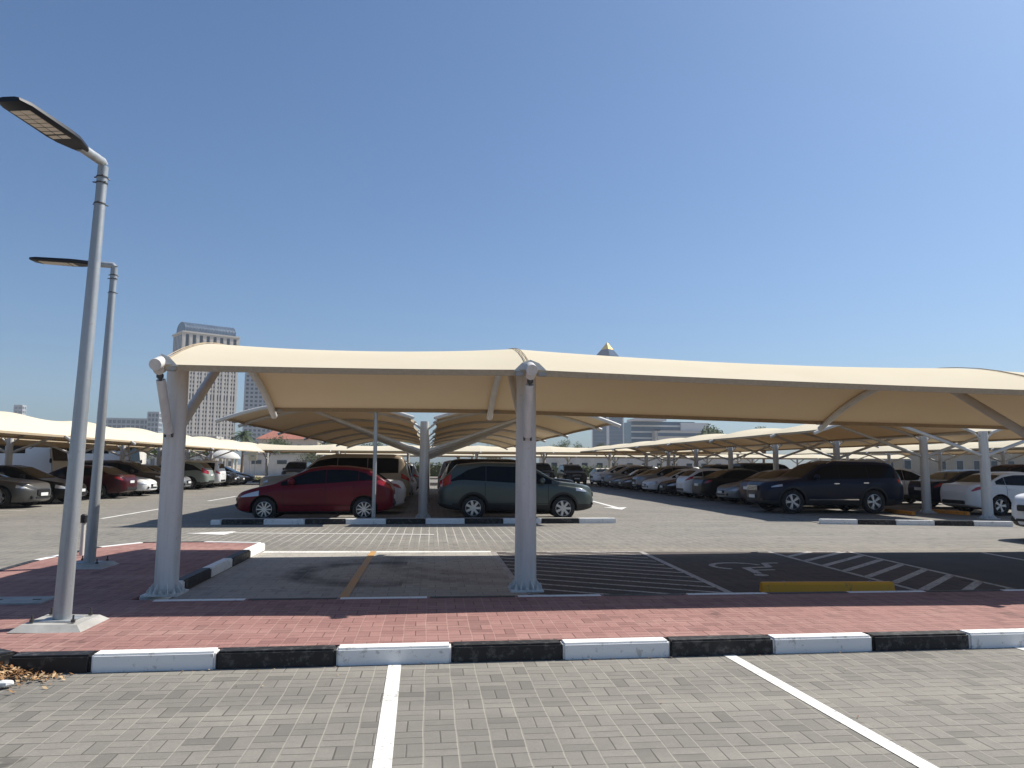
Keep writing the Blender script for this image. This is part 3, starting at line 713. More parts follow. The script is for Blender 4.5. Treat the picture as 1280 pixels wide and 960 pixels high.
# ------------------------------------------------------------------ street lamps
def lamp(x, y, z0, top, hd, label, lean=0.):
    root = empty('street_lamp', (x, y, z0))
    mb = MB(); b, t, h = .31, .235, .055
    P = [(-b, -b, 0), (b, -b, 0), (b, b, 0), (-b, b, 0), (-t, -t, h), (t, -t, h), (t, t, h), (-t, t, h)]
    mb.add(P, [(0, 1, 5, 4), (1, 2, 6, 5), (2, 3, 7, 6), (3, 0, 4, 7), (4, 5, 6, 7)]); mb.build('footing', M['concrete'], root)
    mb = MB(); mb.box((0, 0, .060), (.28, .28, .012), bev=.003)
    mb.build('base_plate', M['galv'], root)
    for sx in (-1, 1):
        for sy in (-1, 1):
            bb = MB(); bb.lathe([(.001, .13), (.009, .13), (.009, .09), (.02, .09), (.02, .064)], (sx * .175, sy * .175, 0), 'z', 8); bb.build('anchor_bolt', M['steeldark'], root)
    H = top - z0
    pole = MB(); pole.tube([(0, 0, .055), (0, 0, H - .42), (0, 0, H - .40), (0, 0, H - .02)], [.078, .05, .048, .048], 20); pole = pole.build('pole', M['galv'], root, 40)
    mb = MB()
    for dz in (.13, .19, .40):
        mb.tube([(0, 0, H - dz - .006), (0, 0, H - dz + .006)], .054, 16)
        for k in range(3):
            a = k * 2.1 + dz * 7; mb.tube([(math.cos(a) * .05, math.sin(a) * .05, H - dz), (math.cos(a) * .078, math.sin(a) * .078, H - dz)], .007, 6)
    mb.build('clamp', M['steeldark'], root)
    dx, dy = hd; l = math.hypot(dx, dy); a = math.atan2(dy, dx)
    hr = empty('arm_head', (0, 0, H), a, root)
    arm = MB(); arm.tube([(0, 0, -.03), (0, 0, .0), (.02, 0, .02), (.34, 0, .035)], .044, 14); arm.build('arm', M['galv'], hr, 50)
    hd_ = MB(); st = [(.28, .05, .045), (.36, .085, .05), (.50, .135, .055), (.62, .145, .06), (1.10, .14, .05), (1.20, .105, .035)]
    rings = []
    for (xx, w, t) in st:
        zc = .035 + (xx - .3) * .03
        rings.append([(xx, -w, zc - t * .3), (xx, -w * .8, zc - t * .62), (xx, w * .8, zc - t * .62), (xx, w, zc - t * .3), (xx, w * .9, zc + t * .35), (xx, w * .5, zc + t * .6), (xx, -w * .5, zc + t * .6), (xx, -w * .9, zc + t * .35)])
    vs = [p for r_ in rings for p in r_]; fs = [tuple(range(8)), tuple((len(rings) - 1) * 8 + k for k in range(8))[::-1]]
    for i in range(len(rings) - 1):
        for k in range(8): A, B = i * 8 + k, i * 8 + (k + 1) % 8; fs.append((A, A + 8, B + 8, B))
    hd_.add(vs, fs); hd_.build('lamp_head', M['lampbody'], hr, 30)
    led = MB()
    for i in range(7):
        for j in range(2):
            xx = .60 + .073 * i; z = .035 + (xx - .3) * .03 - .052 * .62 - .002
            led.box((xx, (-.047, .047)[j], z), (.064, .084, .006), mi=0)
    led.build('led_panel', [M['led']], hr)
    # parts two levels deep only
    for c in list(hr.children):
        c.matrix_parent_inverse = Matrix.Identity(4); c.parent = root
        c.location = (0, 0, H); c.rotation_euler = (0, 0, a)
    bpy.data.objects.remove(hr)
    root.rotation_euler = (0, lean, 0)
    return tag(root, label, 'street lamp', 'street lamps on the red pavement')
lamp(-3.36, 7.46, .13, 4.55, (-.27, -1.16), lean=R(1.2), label='nearer galvanised street lamp with flat LED head reaching towards the camera, on the pavement')
lamp(-4.9, 11.6, .13, 4.58, (-1., .05), lean=R(1.0), label='farther galvanised street lamp with its LED head pointing sideways, behind the nearer lamp')
r = empty('marker_post', (-5.62, 13.0, .13))
MB().tube([(0, 0, 0), (0, 0, .52)], [.035, .03], 12).build('post', M['post'], r, 40); MB().tube([(0, 0, .52), (0, 0, .64), (0, 0, .66)], [.05, .05, .03], 12).build('cap', M['black'], r, 40)
tag(r, 'short post with black cap at the pavement edge beyond the farther lamp', 'marker post')
r = empty('steel_pole', (-1.58, 21.45, .12))
MB().tube([(0, 0, 0), (0, 0, 3.9)], .055, 14).build('shaft', M['galv'], r, 40); MB().box((0, 0, .01), (.2, .2, .02), bev=.004).build('base_plate', M['galv'], r)
MB().lathe([(.056, 3.86), (.06, 3.9), (.04, 3.94), (.001, 3.95)], (0, 0, 0), 'z', 14).build('cap', M['galv'], r, 40)
tag(r, 'slim galvanised pole on the island kerb in front of the dark red hatchback', 'pole')

# ------------------------------------------------------------------ shade canopies
def canopy_part_post(parent, F, a, b, top, r0, r1, z0=0., gusset=True):
    x, y = F(a, b)
    mb = MB(); mb.tube([(x, y, z0), (x, y, top)], [r0, r1], 22)
    post = mb.build('post', M['post'], parent, 40)
    mb = MB(); mb.box((x, y, z0 + .012), (r0 * 3.0, r0 * 3.0, .024), bev=.004)
    for k in range(8):
        an = k * PI / 4 + PI / 8; ca, sa = math.cos(an), math.sin(an); t = .007
        P = []
        for s_ in (-1, 1):
            for (rr, zz) in ((r0 * .96, .024), (r0 * 1.55, .024), (r0 * 1.55, .045), (r0 * .96, .14)):
                P.append((x + ca * rr - sa * t * s_, y + sa * rr + ca * t * s_, z0 + zz))
        mb.add(P, [(0, 1, 2, 3), (7, 6, 5, 4), (1, 5, 6, 2), (2, 6, 7, 3), (0, 4, 5, 1)])
        an += PI / 8
        mb.lathe([(.001, z0 + .08), (.014, z0 + .08), (.014, z0 + .05), (.024, z0 + .05), (.024, z0 + .024)], (x + math.cos(an) * r0 * 1.34, y + math.sin(an) * r0 * 1.34, 0), 'z', 8)
    mb.build('base', M['post'], post, 30)
    return post
def wing(parent, F, ribs, prof, hang=True, simple=False, sag=.13, tube_r=.055, b0=.28, hem=.075):
    """F(a, b) -> world x, y; ribs: list of (a, dz); prof(t) -> (b, z)"""
    n = 8 if simple else 14
    for (a, dz) in ribs:
        pts = []
        for t in np.linspace(.0, 1.03, n + 6):
            b, z = prof(t); x, y = F(a, b); pts.append((x, y, z + dz - tube_r - .004))
        MB().tube(pts, tube_r, 8 if simple else 12).build('rib', M['tube'], parent, 50)
    for (a0, d0), (a1, d1) in zip(ribs[:-1], ribs[1:]):
        def fn(s, t):
            b, z = prof(t)
            g = 4 * s * (1 - s)
            b2 = b + (.10 * g * (1 - 2 * t) if True else 0) * (1 if t in (0., 1.) else abs(1 - 2 * t))
            x, y = F(a0 + (a1 - a0) * s, b2)
            return (x, y, z + d0 + (d1 - d0) * s - sag * g * (math.sin(PI * t) ** .8 if 0 < t < 1 else 0))
        mb = MB(); mb.grid(fn, 8 if simple else 20, 8 if simple else 18)
        for t in (0., 1.):
            for k in range(12):
                p, q = Vector(fn(k / 12, t)), Vector(fn((k + 1) / 12, t))
                dn = Vector((0, 0, -hem))
                b, z = prof(t); x0, y0 = F(a0, b); x1, y1 = F(a0, b + (.012 if t == 0 else -.012)); off = Vector((x1 - x0, y1 - y0, 0))
                A = [p, q, q + dn, p + dn]; B = [v + off for v in A]
                mb.add(A + B, [(0, 1, 2, 3), (7, 6, 5, 4), (3, 2, 6, 7)], 1)
        me = mb.build('membrane', [M['fabric'], M['hem']], parent, 60)
        if not simple:
            for t in (0., 1.):
                for e, sg in ((.045 / abs(a1 - a0) * 3, 1), (1 - .045 / abs(a1 - a0) * 3, -1)):
                    p = Vector(fn(e, t)); MB().box((p.x, p.y, p.z - .05), (.10, .06, .05), bev=.01).build('edge_clamp', M['bolt'], parent)
def brace(parent, F, a, b0, z0, b1, z1, r=.055):
    x0, y0 = F(a, b0); x1, y1 = F(a, b1)
    MB().tube([(x0, y0, z0), (x1, y1, z1)], r, 10).build('brace', M['tube'], parent, 50)

def gull_row(label, xc, ribs, posts, half, zi, zo, h=.5, swap=False, simple=False, zpost=0., pr=.14, yc=None):
    root = empty('shade_canopy', (xc, ribs[0][0], 0) if not swap else (ribs[0][0], yc, 0))
    ox, oy = root.location.x, root.location.y
    for sg in (-1, 1):
        F = (lambda a, b: (yc_(a, b)[0], yc_(a, b)[1])) if False else (lambda a, b, sg=sg: (xc + sg * b - ox, a - oy)) if not swap else (lambda a, b, sg=sg: (a - ox, yc + sg * b - oy))
        prof = lambda t: (.30 + (half - .30) * t, zi + (zo - zi) * t + 4 * h * t * (1 - t))
        wing(root, F, ribs, prof, simple=simple)
        for a in posts:
            tb = .60; b, z = prof(tb)
            brace(root, F, a, .10, 2.05, b, z - .10)
            b, z = prof(0.); x, y = F(a, .02); x1, y1 = F(a, .34)
            MB().tube([(x, y, zi - .32), (x1, y1, zi - .07)], .035, 8).build('brace', M['tube'], root, 50)
    for a in posts:
        if not swap: canopy_part_post(root, lambda a_, b_: (xc - ox, a_ - oy), a, 0, zi - .02, pr, pr * .86, zpost)
        else: canopy_part_post(root, lambda a_, b_: (a_ - ox, yc - oy), a, 0, zi - .02, pr, pr * .86, zpost)
    return tag(root, label, 'shade canopy', 'rows of cream shade canopies over the car park')

# single sided canopy in front, along the accessible bays
root = empty('shade_canopy', (-3.0, 8.98, .13))
F0 = lambda a, b: (a + 3.0, b - 8.98)
Y0, Y1 = 8.55, 14.55
zoff = -.13
prof0 = lambda t: (Y0 + (Y1 - Y0) * t, 2.715 + zoff - .03 * t + 4 * .635 * t * (1 - t))
ribs0 = [(-3.02, 0.), (1.14, .02), (8.05, -.12), (14.6, -.22)]
wing(root, F0, ribs0, prof0, sag=.075, tube_r=.06, hem=.07)
for a, dz in ribs0:
    canopy_part_post(root, F0, a + .02, 9.13, 2.74 + dz, .132, .120, 0.)
    x, y = F0(a, 8.93)
    bz = prof0(.44); x1, y1 = F0(a, bz[0])
    MB().tube([(x + .02, .2, 1.86), (x1, y1, bz[1] + dz - .12)], .062, 12).build('brace', M['tube'], root, 50)
    x, y = F0(a, 8.44)
    mb = MB(); mb.tube([(x, y + .0, 2.565 + dz), (x, y + .19, 2.625 + dz)], .066, 18); mb.build('rib_end', M['post'], root, 40)
    mb = MB(); mb.tube([(x, y + .20, 2.42 + dz), (x + .015, y + .50, 1.84)], .05, 12); mb.build('tie_strut', M['post'], root, 40)
    mb = MB(); mb.tube([(x, y + .20, 2.38 + dz), (x, y + .12, 2.54 + dz)], .018, 8); mb.box((x, y + .17, 2.46 + dz), (.07, .05, .06), bev=.01)
    mb.tube([(x - .025, y + .50, 1.84), (x - .025, y + .50, 1.79)], .014, 6); mb.tube([(x + .055, y + .50, 1.84), (x + .055, y + .50, 1.79)], .014, 6)
    mb.build('turnbuckle', M['steeldark'], root)
    mb = MB(); px, py = F0(a, 8.56); dz -= .05
    el = .03 if a < -3 else .2
    mb.add([(px - el, py, 2.62 + dz), (px + .2, py, 2.62 + dz), (px + .1, py + .02, 2.72 + dz), (px, py + .04, 2.76 + dz), (px - el * .5, py + .02, 2.72 + dz),
            (px - el, py + .02, 2.61 + dz), (px + .2, py + .02, 2.61 + dz), (px + .1, py + .05, 2.70 + dz), (px, py + .07, 2.74 + dz), (px - el * .5, py + .05, 2.70 + dz)],
           [(0, 1, 2, 3, 4), (9, 8, 7, 6, 5), (0, 5, 6, 1), (1, 6, 7, 2), (2, 7, 8, 3), (3, 8, 9, 4), (4, 9, 5, 0)])
    mb.build('corner_plate', M['tube'], root); dz += .05
    mb = MB()
    for e in (-.022, .022):
        pts = [(*F0(a + e, prof0(t)[0]), prof0(t)[1] + dz + .012) for t in np.linspace(0, 1, 16)]
        mb.tube(pts, .0055, 6)
    mb.build('lacing_rope', M['hem'], root)
tag(root, 'nearest cream shade canopy along the red pavement with its posts on the pavement', 'shade canopy', 'rows of cream shade canopies over the car park')

B = 5.93
gull_row('double winged shade canopy over the dark red hatchback and green-grey SUV', -.22, [(21.1, 0)] + [(23.5 + B * i, 0) for i in range(6)], [23.5 + B * i for i in range(6)], 5.5, 3.0, 2.89, .46, zpost=.0, pr=.155)
gull_row('double winged shade canopy over the dark navy SUV past the aisle', 17.95, [(22.6, 0)] + [(25.7 + B * i, 0) for i in range(7)], [22.6] + [25.6 + B * i for i in range(7)], 5.65, 2.85, 2.83, .5, pr=.16)
gull_row('double winged shade canopy behind the lamp posts over the grey sports coupe', -18.0, [(16.4 + B * i, 0) for i in range(9)], [16.4 + B * i for i in range(9)], 5.0, 2.72, 2.6, .78, pr=.15)
gull_row('outermost double winged shade canopy beyond the white saloon', 36.0, [(20 + B * i, 0) for i in range(8)], [20 + B * i for i in range(8)], 5.4, 2.85, 2.75, .5, simple=True)
gull_row('nearer of the two crosswise shade canopies at the far end', 0, [(-14 + 6.0 * i, 0) for i in range(8)], [-14 + 6.0 * i for i in range(8)], 5.2, 2.85, 2.75, .5, swap=True, yc=66., simple=True)
gull_row('farther of the two crosswise shade canopies at the far end', 0, [(-13 + 6.0 * i, 0) for i in range(13)], [-13 + 6.0 * i for i in range(13)], 5.2, 2.85, 2.75, .5, swap=True, yc=92., simple=True)

# ------------------------------------------------------------------ vehicles and walls beyond the canopies
def bus(x, y, L, H, rz, label):
    root = empty('minibus', (x, y, 0), rz)
    w = 2.1; mb = MB(); WZ = H - 1.12
    side = [(-L / 2, .42), (L / 2 - .05, .42), (L / 2, .7), (L / 2 - .02, 1.4), (L / 2 - .08, 1.7), (L / 2 - .32, H - .14), (L / 2 - .55, H), (-L / 2 + .2, H), (-L / 2, H - .2)]
    n = len(side)
    vs = [(p[0], -w / 2, p[1]) for p in side] + [(p[0], w / 2, p[1]) for p in side]
    fs = [tuple(range(n)), tuple(range(n, 2 * n))[::-1]] + [(i, n + i, n + (i + 1) % n, (i + 1) % n) for i in range(n)]
    bm = bmesh.new(); bv = [bm.verts.new(v) for v in vs]
    for f in fs: bm.faces.new([bv[i] for i in f])
    bmesh.ops.recalc_face_normals(bm, faces=bm.faces)
    bmesh.ops.bevel(bm, geom=bm.edges[:], offset=.07, segments=2, affect='EDGES')
    me = bpy.data.meshes.new('body'); bm.to_mesh(me); bm.free(); me.materials.append(paint('white'))
    o = bpy.data.objects.new('body', me); COL.objects.link(o); o.parent = root
    for sg in (-1, 1):
        k = int((L - 1.2) / 1.15)
        for i in range(k):
            MB().box((-L / 2 + .75 + i * 1.15, sg * (w / 2 + .002), (WZ + H - .3) / 2), (1.11, .02, H - .3 - WZ), bev=.008).build('side_window', M['glass'], root)
        for ax in (-L / 2 + 1.3, L / 2 - 1.0):
            t = MB(); t.lathe([(.2, -.1), (.34, -.11), (.38, -.07), (.38, .07), (.34, .11), (.2, .11)], (0, 0, 0), 'y', 20); wv = t.build('wheel', M['rubber'], root, 50, (ax, sg * (w / 2 - .1), .38))
            MB().lathe([(.2, -.06 * 1), (.2, sg * .10), (.15, sg * .06), (.001, sg * .07)], (0, 0, 0), 'y', 16).build('rim', M['rim'], wv)
        MB().box((L / 2 - .02, sg * .8, .82), (.06, .26, .2), bev=.03).build('headlight', M['headlamp'], root)
        MB().box((L / 2 - .1, sg * (w / 2 + .12), 1.75), (.12, .16, .3), bev=.04).build('wing_mirror', M['black'], root)
    mb = MB(); x0, z0, x1, z1 = L / 2 - .09, 1.74, L / 2 - .315, H - .2
    nx, nz = (z1 - z0), (x0 - x1); l = math.hypot(nx, nz); nx, nz = nx / l * .012, nz / l * .012
    mb.add([(x0 + nx, -w * .43, z0 + nz), (x0 + nx, w * .43, z0 + nz), (x1 + nx, w * .43, z1 + nz), (x1 + nx, -w * .43, z1 + nz)], [(0, 1, 2, 3)]); mb.build('windshield', M['glass'], root)
    return tag(root, label, 'minibus', 'white minibuses behind the left canopy row')
bus(-26.3, 41.0, 6.4, 2.6, 0, 'white minibus at the edge of the photo behind the black saloon under the canopies')
bus(-25.9, 49.0, 6.4, 3.3, 0, 'white minibus with dark windows behind the grey sports coupe')
bus(-25.6, 60.0, 6.4, 3.45, 0, 'white minibus with dark windows behind the maroon saloon beyond the lamp posts')
M['wallwhite'] = noisy('white_wall', (.62, .60, .56), (.52, .50, .46), .8, .9)
M['bgglass'] = mat('facade_glass', (.06, .075, .09), .15)
def wall_block(name, x0, x1, y, h, d, nwin, label, cat, m, wz=(1.2, 2.2)):
    root = empty(name, ((x0 + x1) / 2, y, -.03)); w = x1 - x0
    MB().box((0, d / 2, h / 2), (w, d, h)).build('wall', m, root)
    MB().box((0, d / 2, h + .08), (w + .3, d + .3, .16)).build('coping', M['concrete'], root)
    for i in range(nwin):
        px = -w / 2 + w * (i + .5) / nwin
        f = MB(); f.box((px, -.02, sum(wz) / 2), (w / nwin * .42, .06, wz[1] - wz[0])); f = f.build('window', M['wallwhite'], root)
        MB().box((px, -.055, sum(wz) / 2), (w / nwin * .42 - .12, .02, wz[1] - wz[0] - .12)).build('pane', M['bgglass'], f)
    return tag(root, label, cat)
wall_block('boundary_wall', -27, -9, 112, 3.0, .4, 5, 'long white boundary wall with small dark openings behind the dry verge', 'wall', M['wallwhite'], (1.6, 2.3))
wall_block('site_building', 18, 52, 116, 3.6, 8, 14, 'low white building with a row of windows behind the far canopies', 'building', M['wallwhite'])
wall_block('site_building', 56, 110, 92, 4.2, 8, 22, 'low tan building with many windows behind the outermost canopies', 'building', noisy('tan_wall', (.42, .36, .28), (.36, .3, .23), .5, .9), (1.4, 2.7))
wall_block('site_building', -75, -34, 88, 4.0, 6, 12, 'low pale building behind the white minibuses', 'building', M['wallwhite'], (1.5, 2.6))
# domed kiosk and sign board on the verge
r = empty('domed_kiosk', (-22.9, 86, 0))
MB().prism([(1.5 * math.cos(a), 1.5 * math.sin(a)) for a in np.linspace(0, 2 * PI, 13)[:-1]], 0, .95).build('base', M['wallwhite'], r)
for k in range(6):
    a = k * PI / 3; MB().tube([(1.35 * math.cos(a), 1.35 * math.sin(a), .95), (1.35 * math.cos(a), 1.35 * math.sin(a), 2.2)], .13, 8).build('column', M['wallwhite'], r)
MB().lathe([(1.75, 2.2), (1.75, 2.32), (1.5, 2.65), (1.0, 2.95), (.45, 3.12), (.001, 3.16)], (0, 0, 0), 'z', 20).build('dome', M['wallwhite'], r, 40)
tag(r, 'small white domed kiosk standing on the verge between the parked cars and the boundary wall', 'kiosk')
r = empty('sign_board', (-16.8, 73, 0))
for sx in (-.25, .25): MB().tube([(sx, .05, 0), (sx, .05, 2.9)], .035, 8).build('post', M['galv'], r)
MB().box((0, 0, 2.4), (.8, .06, .9), bev=.01).build('panel', mat('sign_cream', (.72, .6, .38), .6), r); MB().box((.0, -.036, 2.38), (.30, .01, .05), R(0)).build('pointer', M['steeldark'], r)
tag(r, 'cream square sign board on twin posts above the verge', 'sign')
def light_mast(x, y, h, label):
    r = empty('light_mast', (x, y, 0)); MB().tube([(0, 0, 0), (0, 0, h)], [.14, .07], 10).build('pole', M['galv'], r, 40)
    MB().box((0, 0, h + .08), (1.1, .3, .16), bev=.04).build('lamp_head', M['lampbody'], r); return tag(r, label, 'light mast')
light_mast(-38.2, 150, 9.6, 'tall slender light mast in front of the grey-blue tower')
light_mast(44, 142, 8.6, 'tall light mast standing before the glass office building')
struct(MB().poly([(-70, 70), (-19, 70), (-6, 70.6), (-6, 104), (-70, 104)], -.006).build('verge', noisy('verge_sand', (.46, .37, .25), (.34, .28, .18), .6, .95)))
mb = MB()
for i in range(5200):
    x = random.uniform(-30, -7); y = 71.5 + random.random() ** 1.3 * 11
    if random.random() > .5 + .5 * math.sin(x * .9 + math.sin(y)): continue
    for k in range(3):
        a = random.uniform(0, 6.3); h = random.uniform(.12, .42); w = .05
        mb.add([(x + math.cos(a) * w, y + math.sin(a) * w, 0), (x - math.cos(a) * w, y - math.sin(a) * w, 0), (x + random.uniform(-.2, .2), y + random.uniform(-.2, .2), h)], [(0, 1, 2)], random.random() < .4)
o = mb.build('grass', [mat('dry_grass', (.36, .30, .13), .9), mat('green_grass', (.12, .16, .05), .9)]); o['kind'] = 'stuff'; o['label'] = 'dry grass growing on the verge'

# ------------------------------------------------------------------ trees
def foliage(name, a, b):
    m = bpy.data.materials.new(name); m.use_nodes = True; N = NT(m); out = N.n['Material Output']
    g = N.new('ShaderNodeNewGeometry')
    N.link(N.mix(g.outputs['Random Per Island'], c4(a), c4(b)), N.b.inputs['Base Color']); N.b.inputs['Roughness'].default_value = .65
    N.b.inputs['Specular IOR Level'].default_value = .25
    return m
M['leafA'] = foliage('foliage', (.028, .055, .018), (.085, .12, .04)); M['leafB'] = foliage('foliage_olive', (.05, .07, .03), (.12, .13, .065))
def tree(x, y, h, w, m, label, n=2600, trunk=.28):
    root = empty('tree', (x, y, 0))
    tb = MB(); th = h * trunk
    tb.tube([(0, 0, -.05), (.05, .02, th * .6), (.02, .05, th * 1.15)], [.035 * h * .9, .024 * h, .02 * h], 9)
    cl = []
    for k in range(15):
        a = random.uniform(0, 6.3); e = random.uniform(-.25, 1.); rr = random.uniform(.35, 1.)
        c = Vector((math.cos(a) * math.sqrt(max(0, 1 - e * e)) * w * .36 * rr, math.sin(a) * math.sqrt(max(0, 1 - e * e)) * w * .36 * rr, th + (h - th) * (.42 + .36 * e * rr)))
        cl.append((c, random.uniform(.12, .21) * w))
        tb.tube([(.02, .05, th * .95), tuple(c * .5 + Vector((0, 0, th * .55))), tuple(c)], [.016 * h, .009 * h, .004 * h], 5)
    tb.build('trunk', M['bark'], root, 60)
    lf = MB()
    for i in range(n):
        c, r_ = random.choice(cl)
        d = Vector((random.gauss(0, 1), random.gauss(0, 1), random.gauss(0, .8))).normalized() * r_ * random.random() ** .4
        p = c + d; s = random.uniform(.010, .022) * h * 1.1
        u = Vector((random.gauss(0, 1), random.gauss(0, 1), random.gauss(0, 1))).normalized(); v = u.orthogonal().normalized()
        lf.add([p - u * s, p + v * s * .6, p + u * s, p - v * s * .6], [(0, 1, 2, 3)])
    lf.build('crown', m, root)
    return tag(root, label, 'tree', 'trees beyond the car park')
def palm(x, y, h, label):
    root = empty('palm_tree', (x, y, 0))
    MB().tube([(0, 0, -.05), (.1, 0, h * .4), (.05, .1, h * .8)], [.28, .2, .18], 10).build('trunk', M['bark'], root, 60)
    lf = MB()
    for k in range(34):
        a = k * 2.4; e = random.uniform(-.3, 1.1); l = h * .36 * random.uniform(.85, 1.1)
        prev = None
        for i in range(11):
            t = i / 10; r_ = l * t * math.cos(e * (1 - t * .3)); z = h * .8 + l * t * math.sin(e) - l * .75 * t * t
            p = Vector((math.cos(a) * r_, math.sin(a) * r_, z))
            if prev is not None:
                n = Vector((-math.sin(a), math.cos(a), -.45)); ww = .42 * math.sin(PI * min(1, t * .85 + .12)) + .05
                n2 = Vector((math.sin(a), -math.cos(a), -.45))
                for nn in (n, n2):
                    q = prev + nn * ww + (p - prev) * 1.2
                    lf.add([prev, p, q], [(0, 1, 2)])
            prev = p
    lf.build('crown', M['leafA'], root)
    return tag(root, label, 'palm tree', 'trees beyond the car park')
palm(-36.5, 150, 9.0, 'date palm between the beige hotel tower and the grey-blue tower')
tree(-42.5, 132, 7.2, 7.5, M['leafB'], 'olive green round tree at the foot of the beige hotel tower')
tree(-37.0, 128, 6.4, 7.5, M['leafA'], 'dark green tree in front of the beige hotel tower, beside the palm', 2600)
tree(-27.0, 140, 7.2, 9, M['leafA'], 'dark green tree before the red tiled house')
tree(-19.0, 142, 7.2, 8, M['leafB'], 'olive tree at the side of the red tiled house')
tree(-32.5, 96, 5.0, 5.5, M['leafA'], 'bushy green tree behind the white domed kiosk')
tree(-9.0, 118, 6.0, 7, M['leafA'], 'leafy green tree behind the boundary wall end')
tree(-15.5, 104, 4.4, 6, M['leafB'], 'small olive tree at the boundary wall')
tree(4.5, 125, 9.6, 9, M['leafA'], 'tall green tree rising behind the middle canopy post')
tree(11, 122, 5.6, 8, M['leafB'], 'low olive tree beyond the far canopies at the middle', 2600)
tree(22.6, 130, 7.0, 5.5, M['leafA'], 'dark green tree at the foot of the glass tower, nearest the green-grey SUV')
tree(26.4, 131, 6.4, 5, M['leafA'], 'smaller dark green tree beneath the glass tower')
tree(30.5, 132, 6.3, 5, M['leafB'], 'low olive tree beneath the glass tower with the golden pyramid')
tree(50.3, 130, 11.0, 7.0, M['leafA'], 'dense dark tree beside the glass office building', 3600)
tree(55.6, 130, 9.4, 4.5, M['leafB'], 'thin olive tree behind the canopies next to the dense dark tree', 1500)
tree(60.0, 130, 10.6, 5.5, M['leafA'], 'loose dark tree behind the canopies past the thin olive tree', 1900)
tree(-62.0, 150, 7.4, 8, M['leafA'], 'green tree showing above the canopies beyond the lamp posts')
tree(-52.0, 140, 6.4, 8, M['leafB'], 'olive tree showing above the canopies before the low blue-grey building')
def hedge(x0, x1, y, h, d, label):
    mb = MB()
    for i in range(3200):
        p = Vector((random.uniform(x0, x1), y + random.gauss(0, d * .4), random.random() ** .6 * h * random.uniform(.85, 1.05))); s = random.uniform(.08, .17)
        u = Vector((random.gauss(0, 1), random.gauss(0, 1), random.gauss(0, 1))).normalized(); v = u.orthogonal()
        mb.add([p - u * s, p + v * s * .6, p + u * s, p - v * s * .6], [(0, 1, 2, 3)])
    mb.box(((x0 + x1) / 2, y, h * .4), (x1 - x0 - .4, d * .7, h * .8))
    return tag(mb.build('hedge', M['leafB']), label, 'hedge')
hedge(14, 50, 108, 1.7, 1.4, 'clipped green hedge along the far end of the car park')
hedge(-8, 12, 108, 2.0, 1.4, 'taller green hedge behind the far crosswise canopies')

# ------------------------------------------------------------------ distant buildings
def tower_mats(key, wall, glass):
    return noisy(key + '_wall', wall, [x * .9 for x in wall], .05, .85), mat(key + '_glass', glass, .12)
def lattice(parent, p0, d, w, h, cols, rows, pier, band, z0, wm, depth=.5, skip=(), name='wall'):
    """piers and floor bands standing proud of the glazing: the windows are the holes between them"""
    d = Vector(d).normalized(); n = Vector((d.y, -d.x)); rz = math.atan2(d.y, d.x); mb = MB()
    for i in range(cols + 1):
        c = Vector(p0) + d * (w * i / cols) + n * depth * .5
        mb.box((c.x, c.y, z0 + h / 2), (pier, depth, h), rz)
    for j in range(rows + 1):
        if j in skip: continue
        c = Vector(p0) + d * w / 2 + n * (depth * .5 - .06)
        mb.box((c.x, c.y, z0 + h * j / rows), (w, depth - .12, band), rz)
    return mb.build(name, wm, parent)
def block(parent, name, p0, d, w, dep, z0, z1, m):
    d = Vector(d).normalized(); n = Vector((-d.y, d.x)); P = [Vector(p0), Vector(p0) + d * w, Vector(p0) + d * w + n * dep, Vector(p0) + n * dep]
    return MB().prism([(p.x, p.y) for p in P], z0, z1).build(name, m, parent)
# hotel tower with barrel roof
wm, gm = tower_mats('hotel', (.54, .505, .455), (.03, .033, .042))
vm = noisy('vault_metal', (.10, .14, .19), (.07, .10, .15), .2, .35, metal=.4)
hx, hy = -155.6, 480
root = empty('hotel_tower', (hx, hy, 0))
d = Vector((math.cos(R(34)), math.sin(R(34)))); n = Vector((-d.y, d.x)); W_, D_ = 34., 21
block(root, 'window_glazing', (0, 0), d, W_, D_, 0, 84, gm)['kind'] = 'stuff'
lattice(root, (0, 0), d, W_, 66, 16, 25, .75, 1.35, 4, wm, .5, (15,))
for i in range(8): pass
mbp = MB()
for i in range(9):
    for k in (0, 1):
        c = d * (W_ * (i + (.0 if k == 0 else .0)) / 8) + Vector((d.y, -d.x)) * .32
    mbp.box((c.x, c.y, 40), (1.5, .66, 80), math.atan2(d.y, d.x))
mbp.build('pier', wm, root)
lattice(root, (0, 0), d, W_, 12.5, 8, 1, 2.2, 1.6, 71, wm, .55)
lattice(root, tuple(n * D_), -n, D_, 66, 8, 25, .5, .8, 4, wm, .14)
lattice(root, tuple(n * D_), -n, D_, 12.5, 7, 1, .7, 1.0, 71, wm, .14)
block(root, 'cornice', tuple(-d * 1. - n * 1.), d, W_ + 2, D_ + 2, 83.6, 84.6, wm)
mb = MB(); m_ = 16; vs = []
for e in (1.2, W_ - 1.2):
    for k in range(m_ + 1):
        a = PI * k / m_; q = d * e + n * (D_ / 2 - math.cos(a) * (D_ / 2 - 1.2)); vs.append((q.x, q.y, 84.6 + 7. * math.sin(a) ** .8))
fs = [(k, k + 1, m_ + 2 + k, m_ + 1 + k) for k in range(m_)] + [tuple(range(m_ + 1))[::-1], tuple(range(m_ + 1, 2 * m_ + 2))]
mb.add(vs, fs); mb.build('barrel_roof', vm, root, 40)
mb = MB()
for i in range(18):
    e = 1.2 + (W_ - 2.4) * i / 17
    pts = [(*(d * e + n * (D_ / 2 - math.cos(PI * k / 10) * (D_ / 2 - 1.1))), 84.6 + 7.1 * math.sin(PI * k / 10) ** .8) for k in range(11)]
    mb.tube(pts, .14, 5)
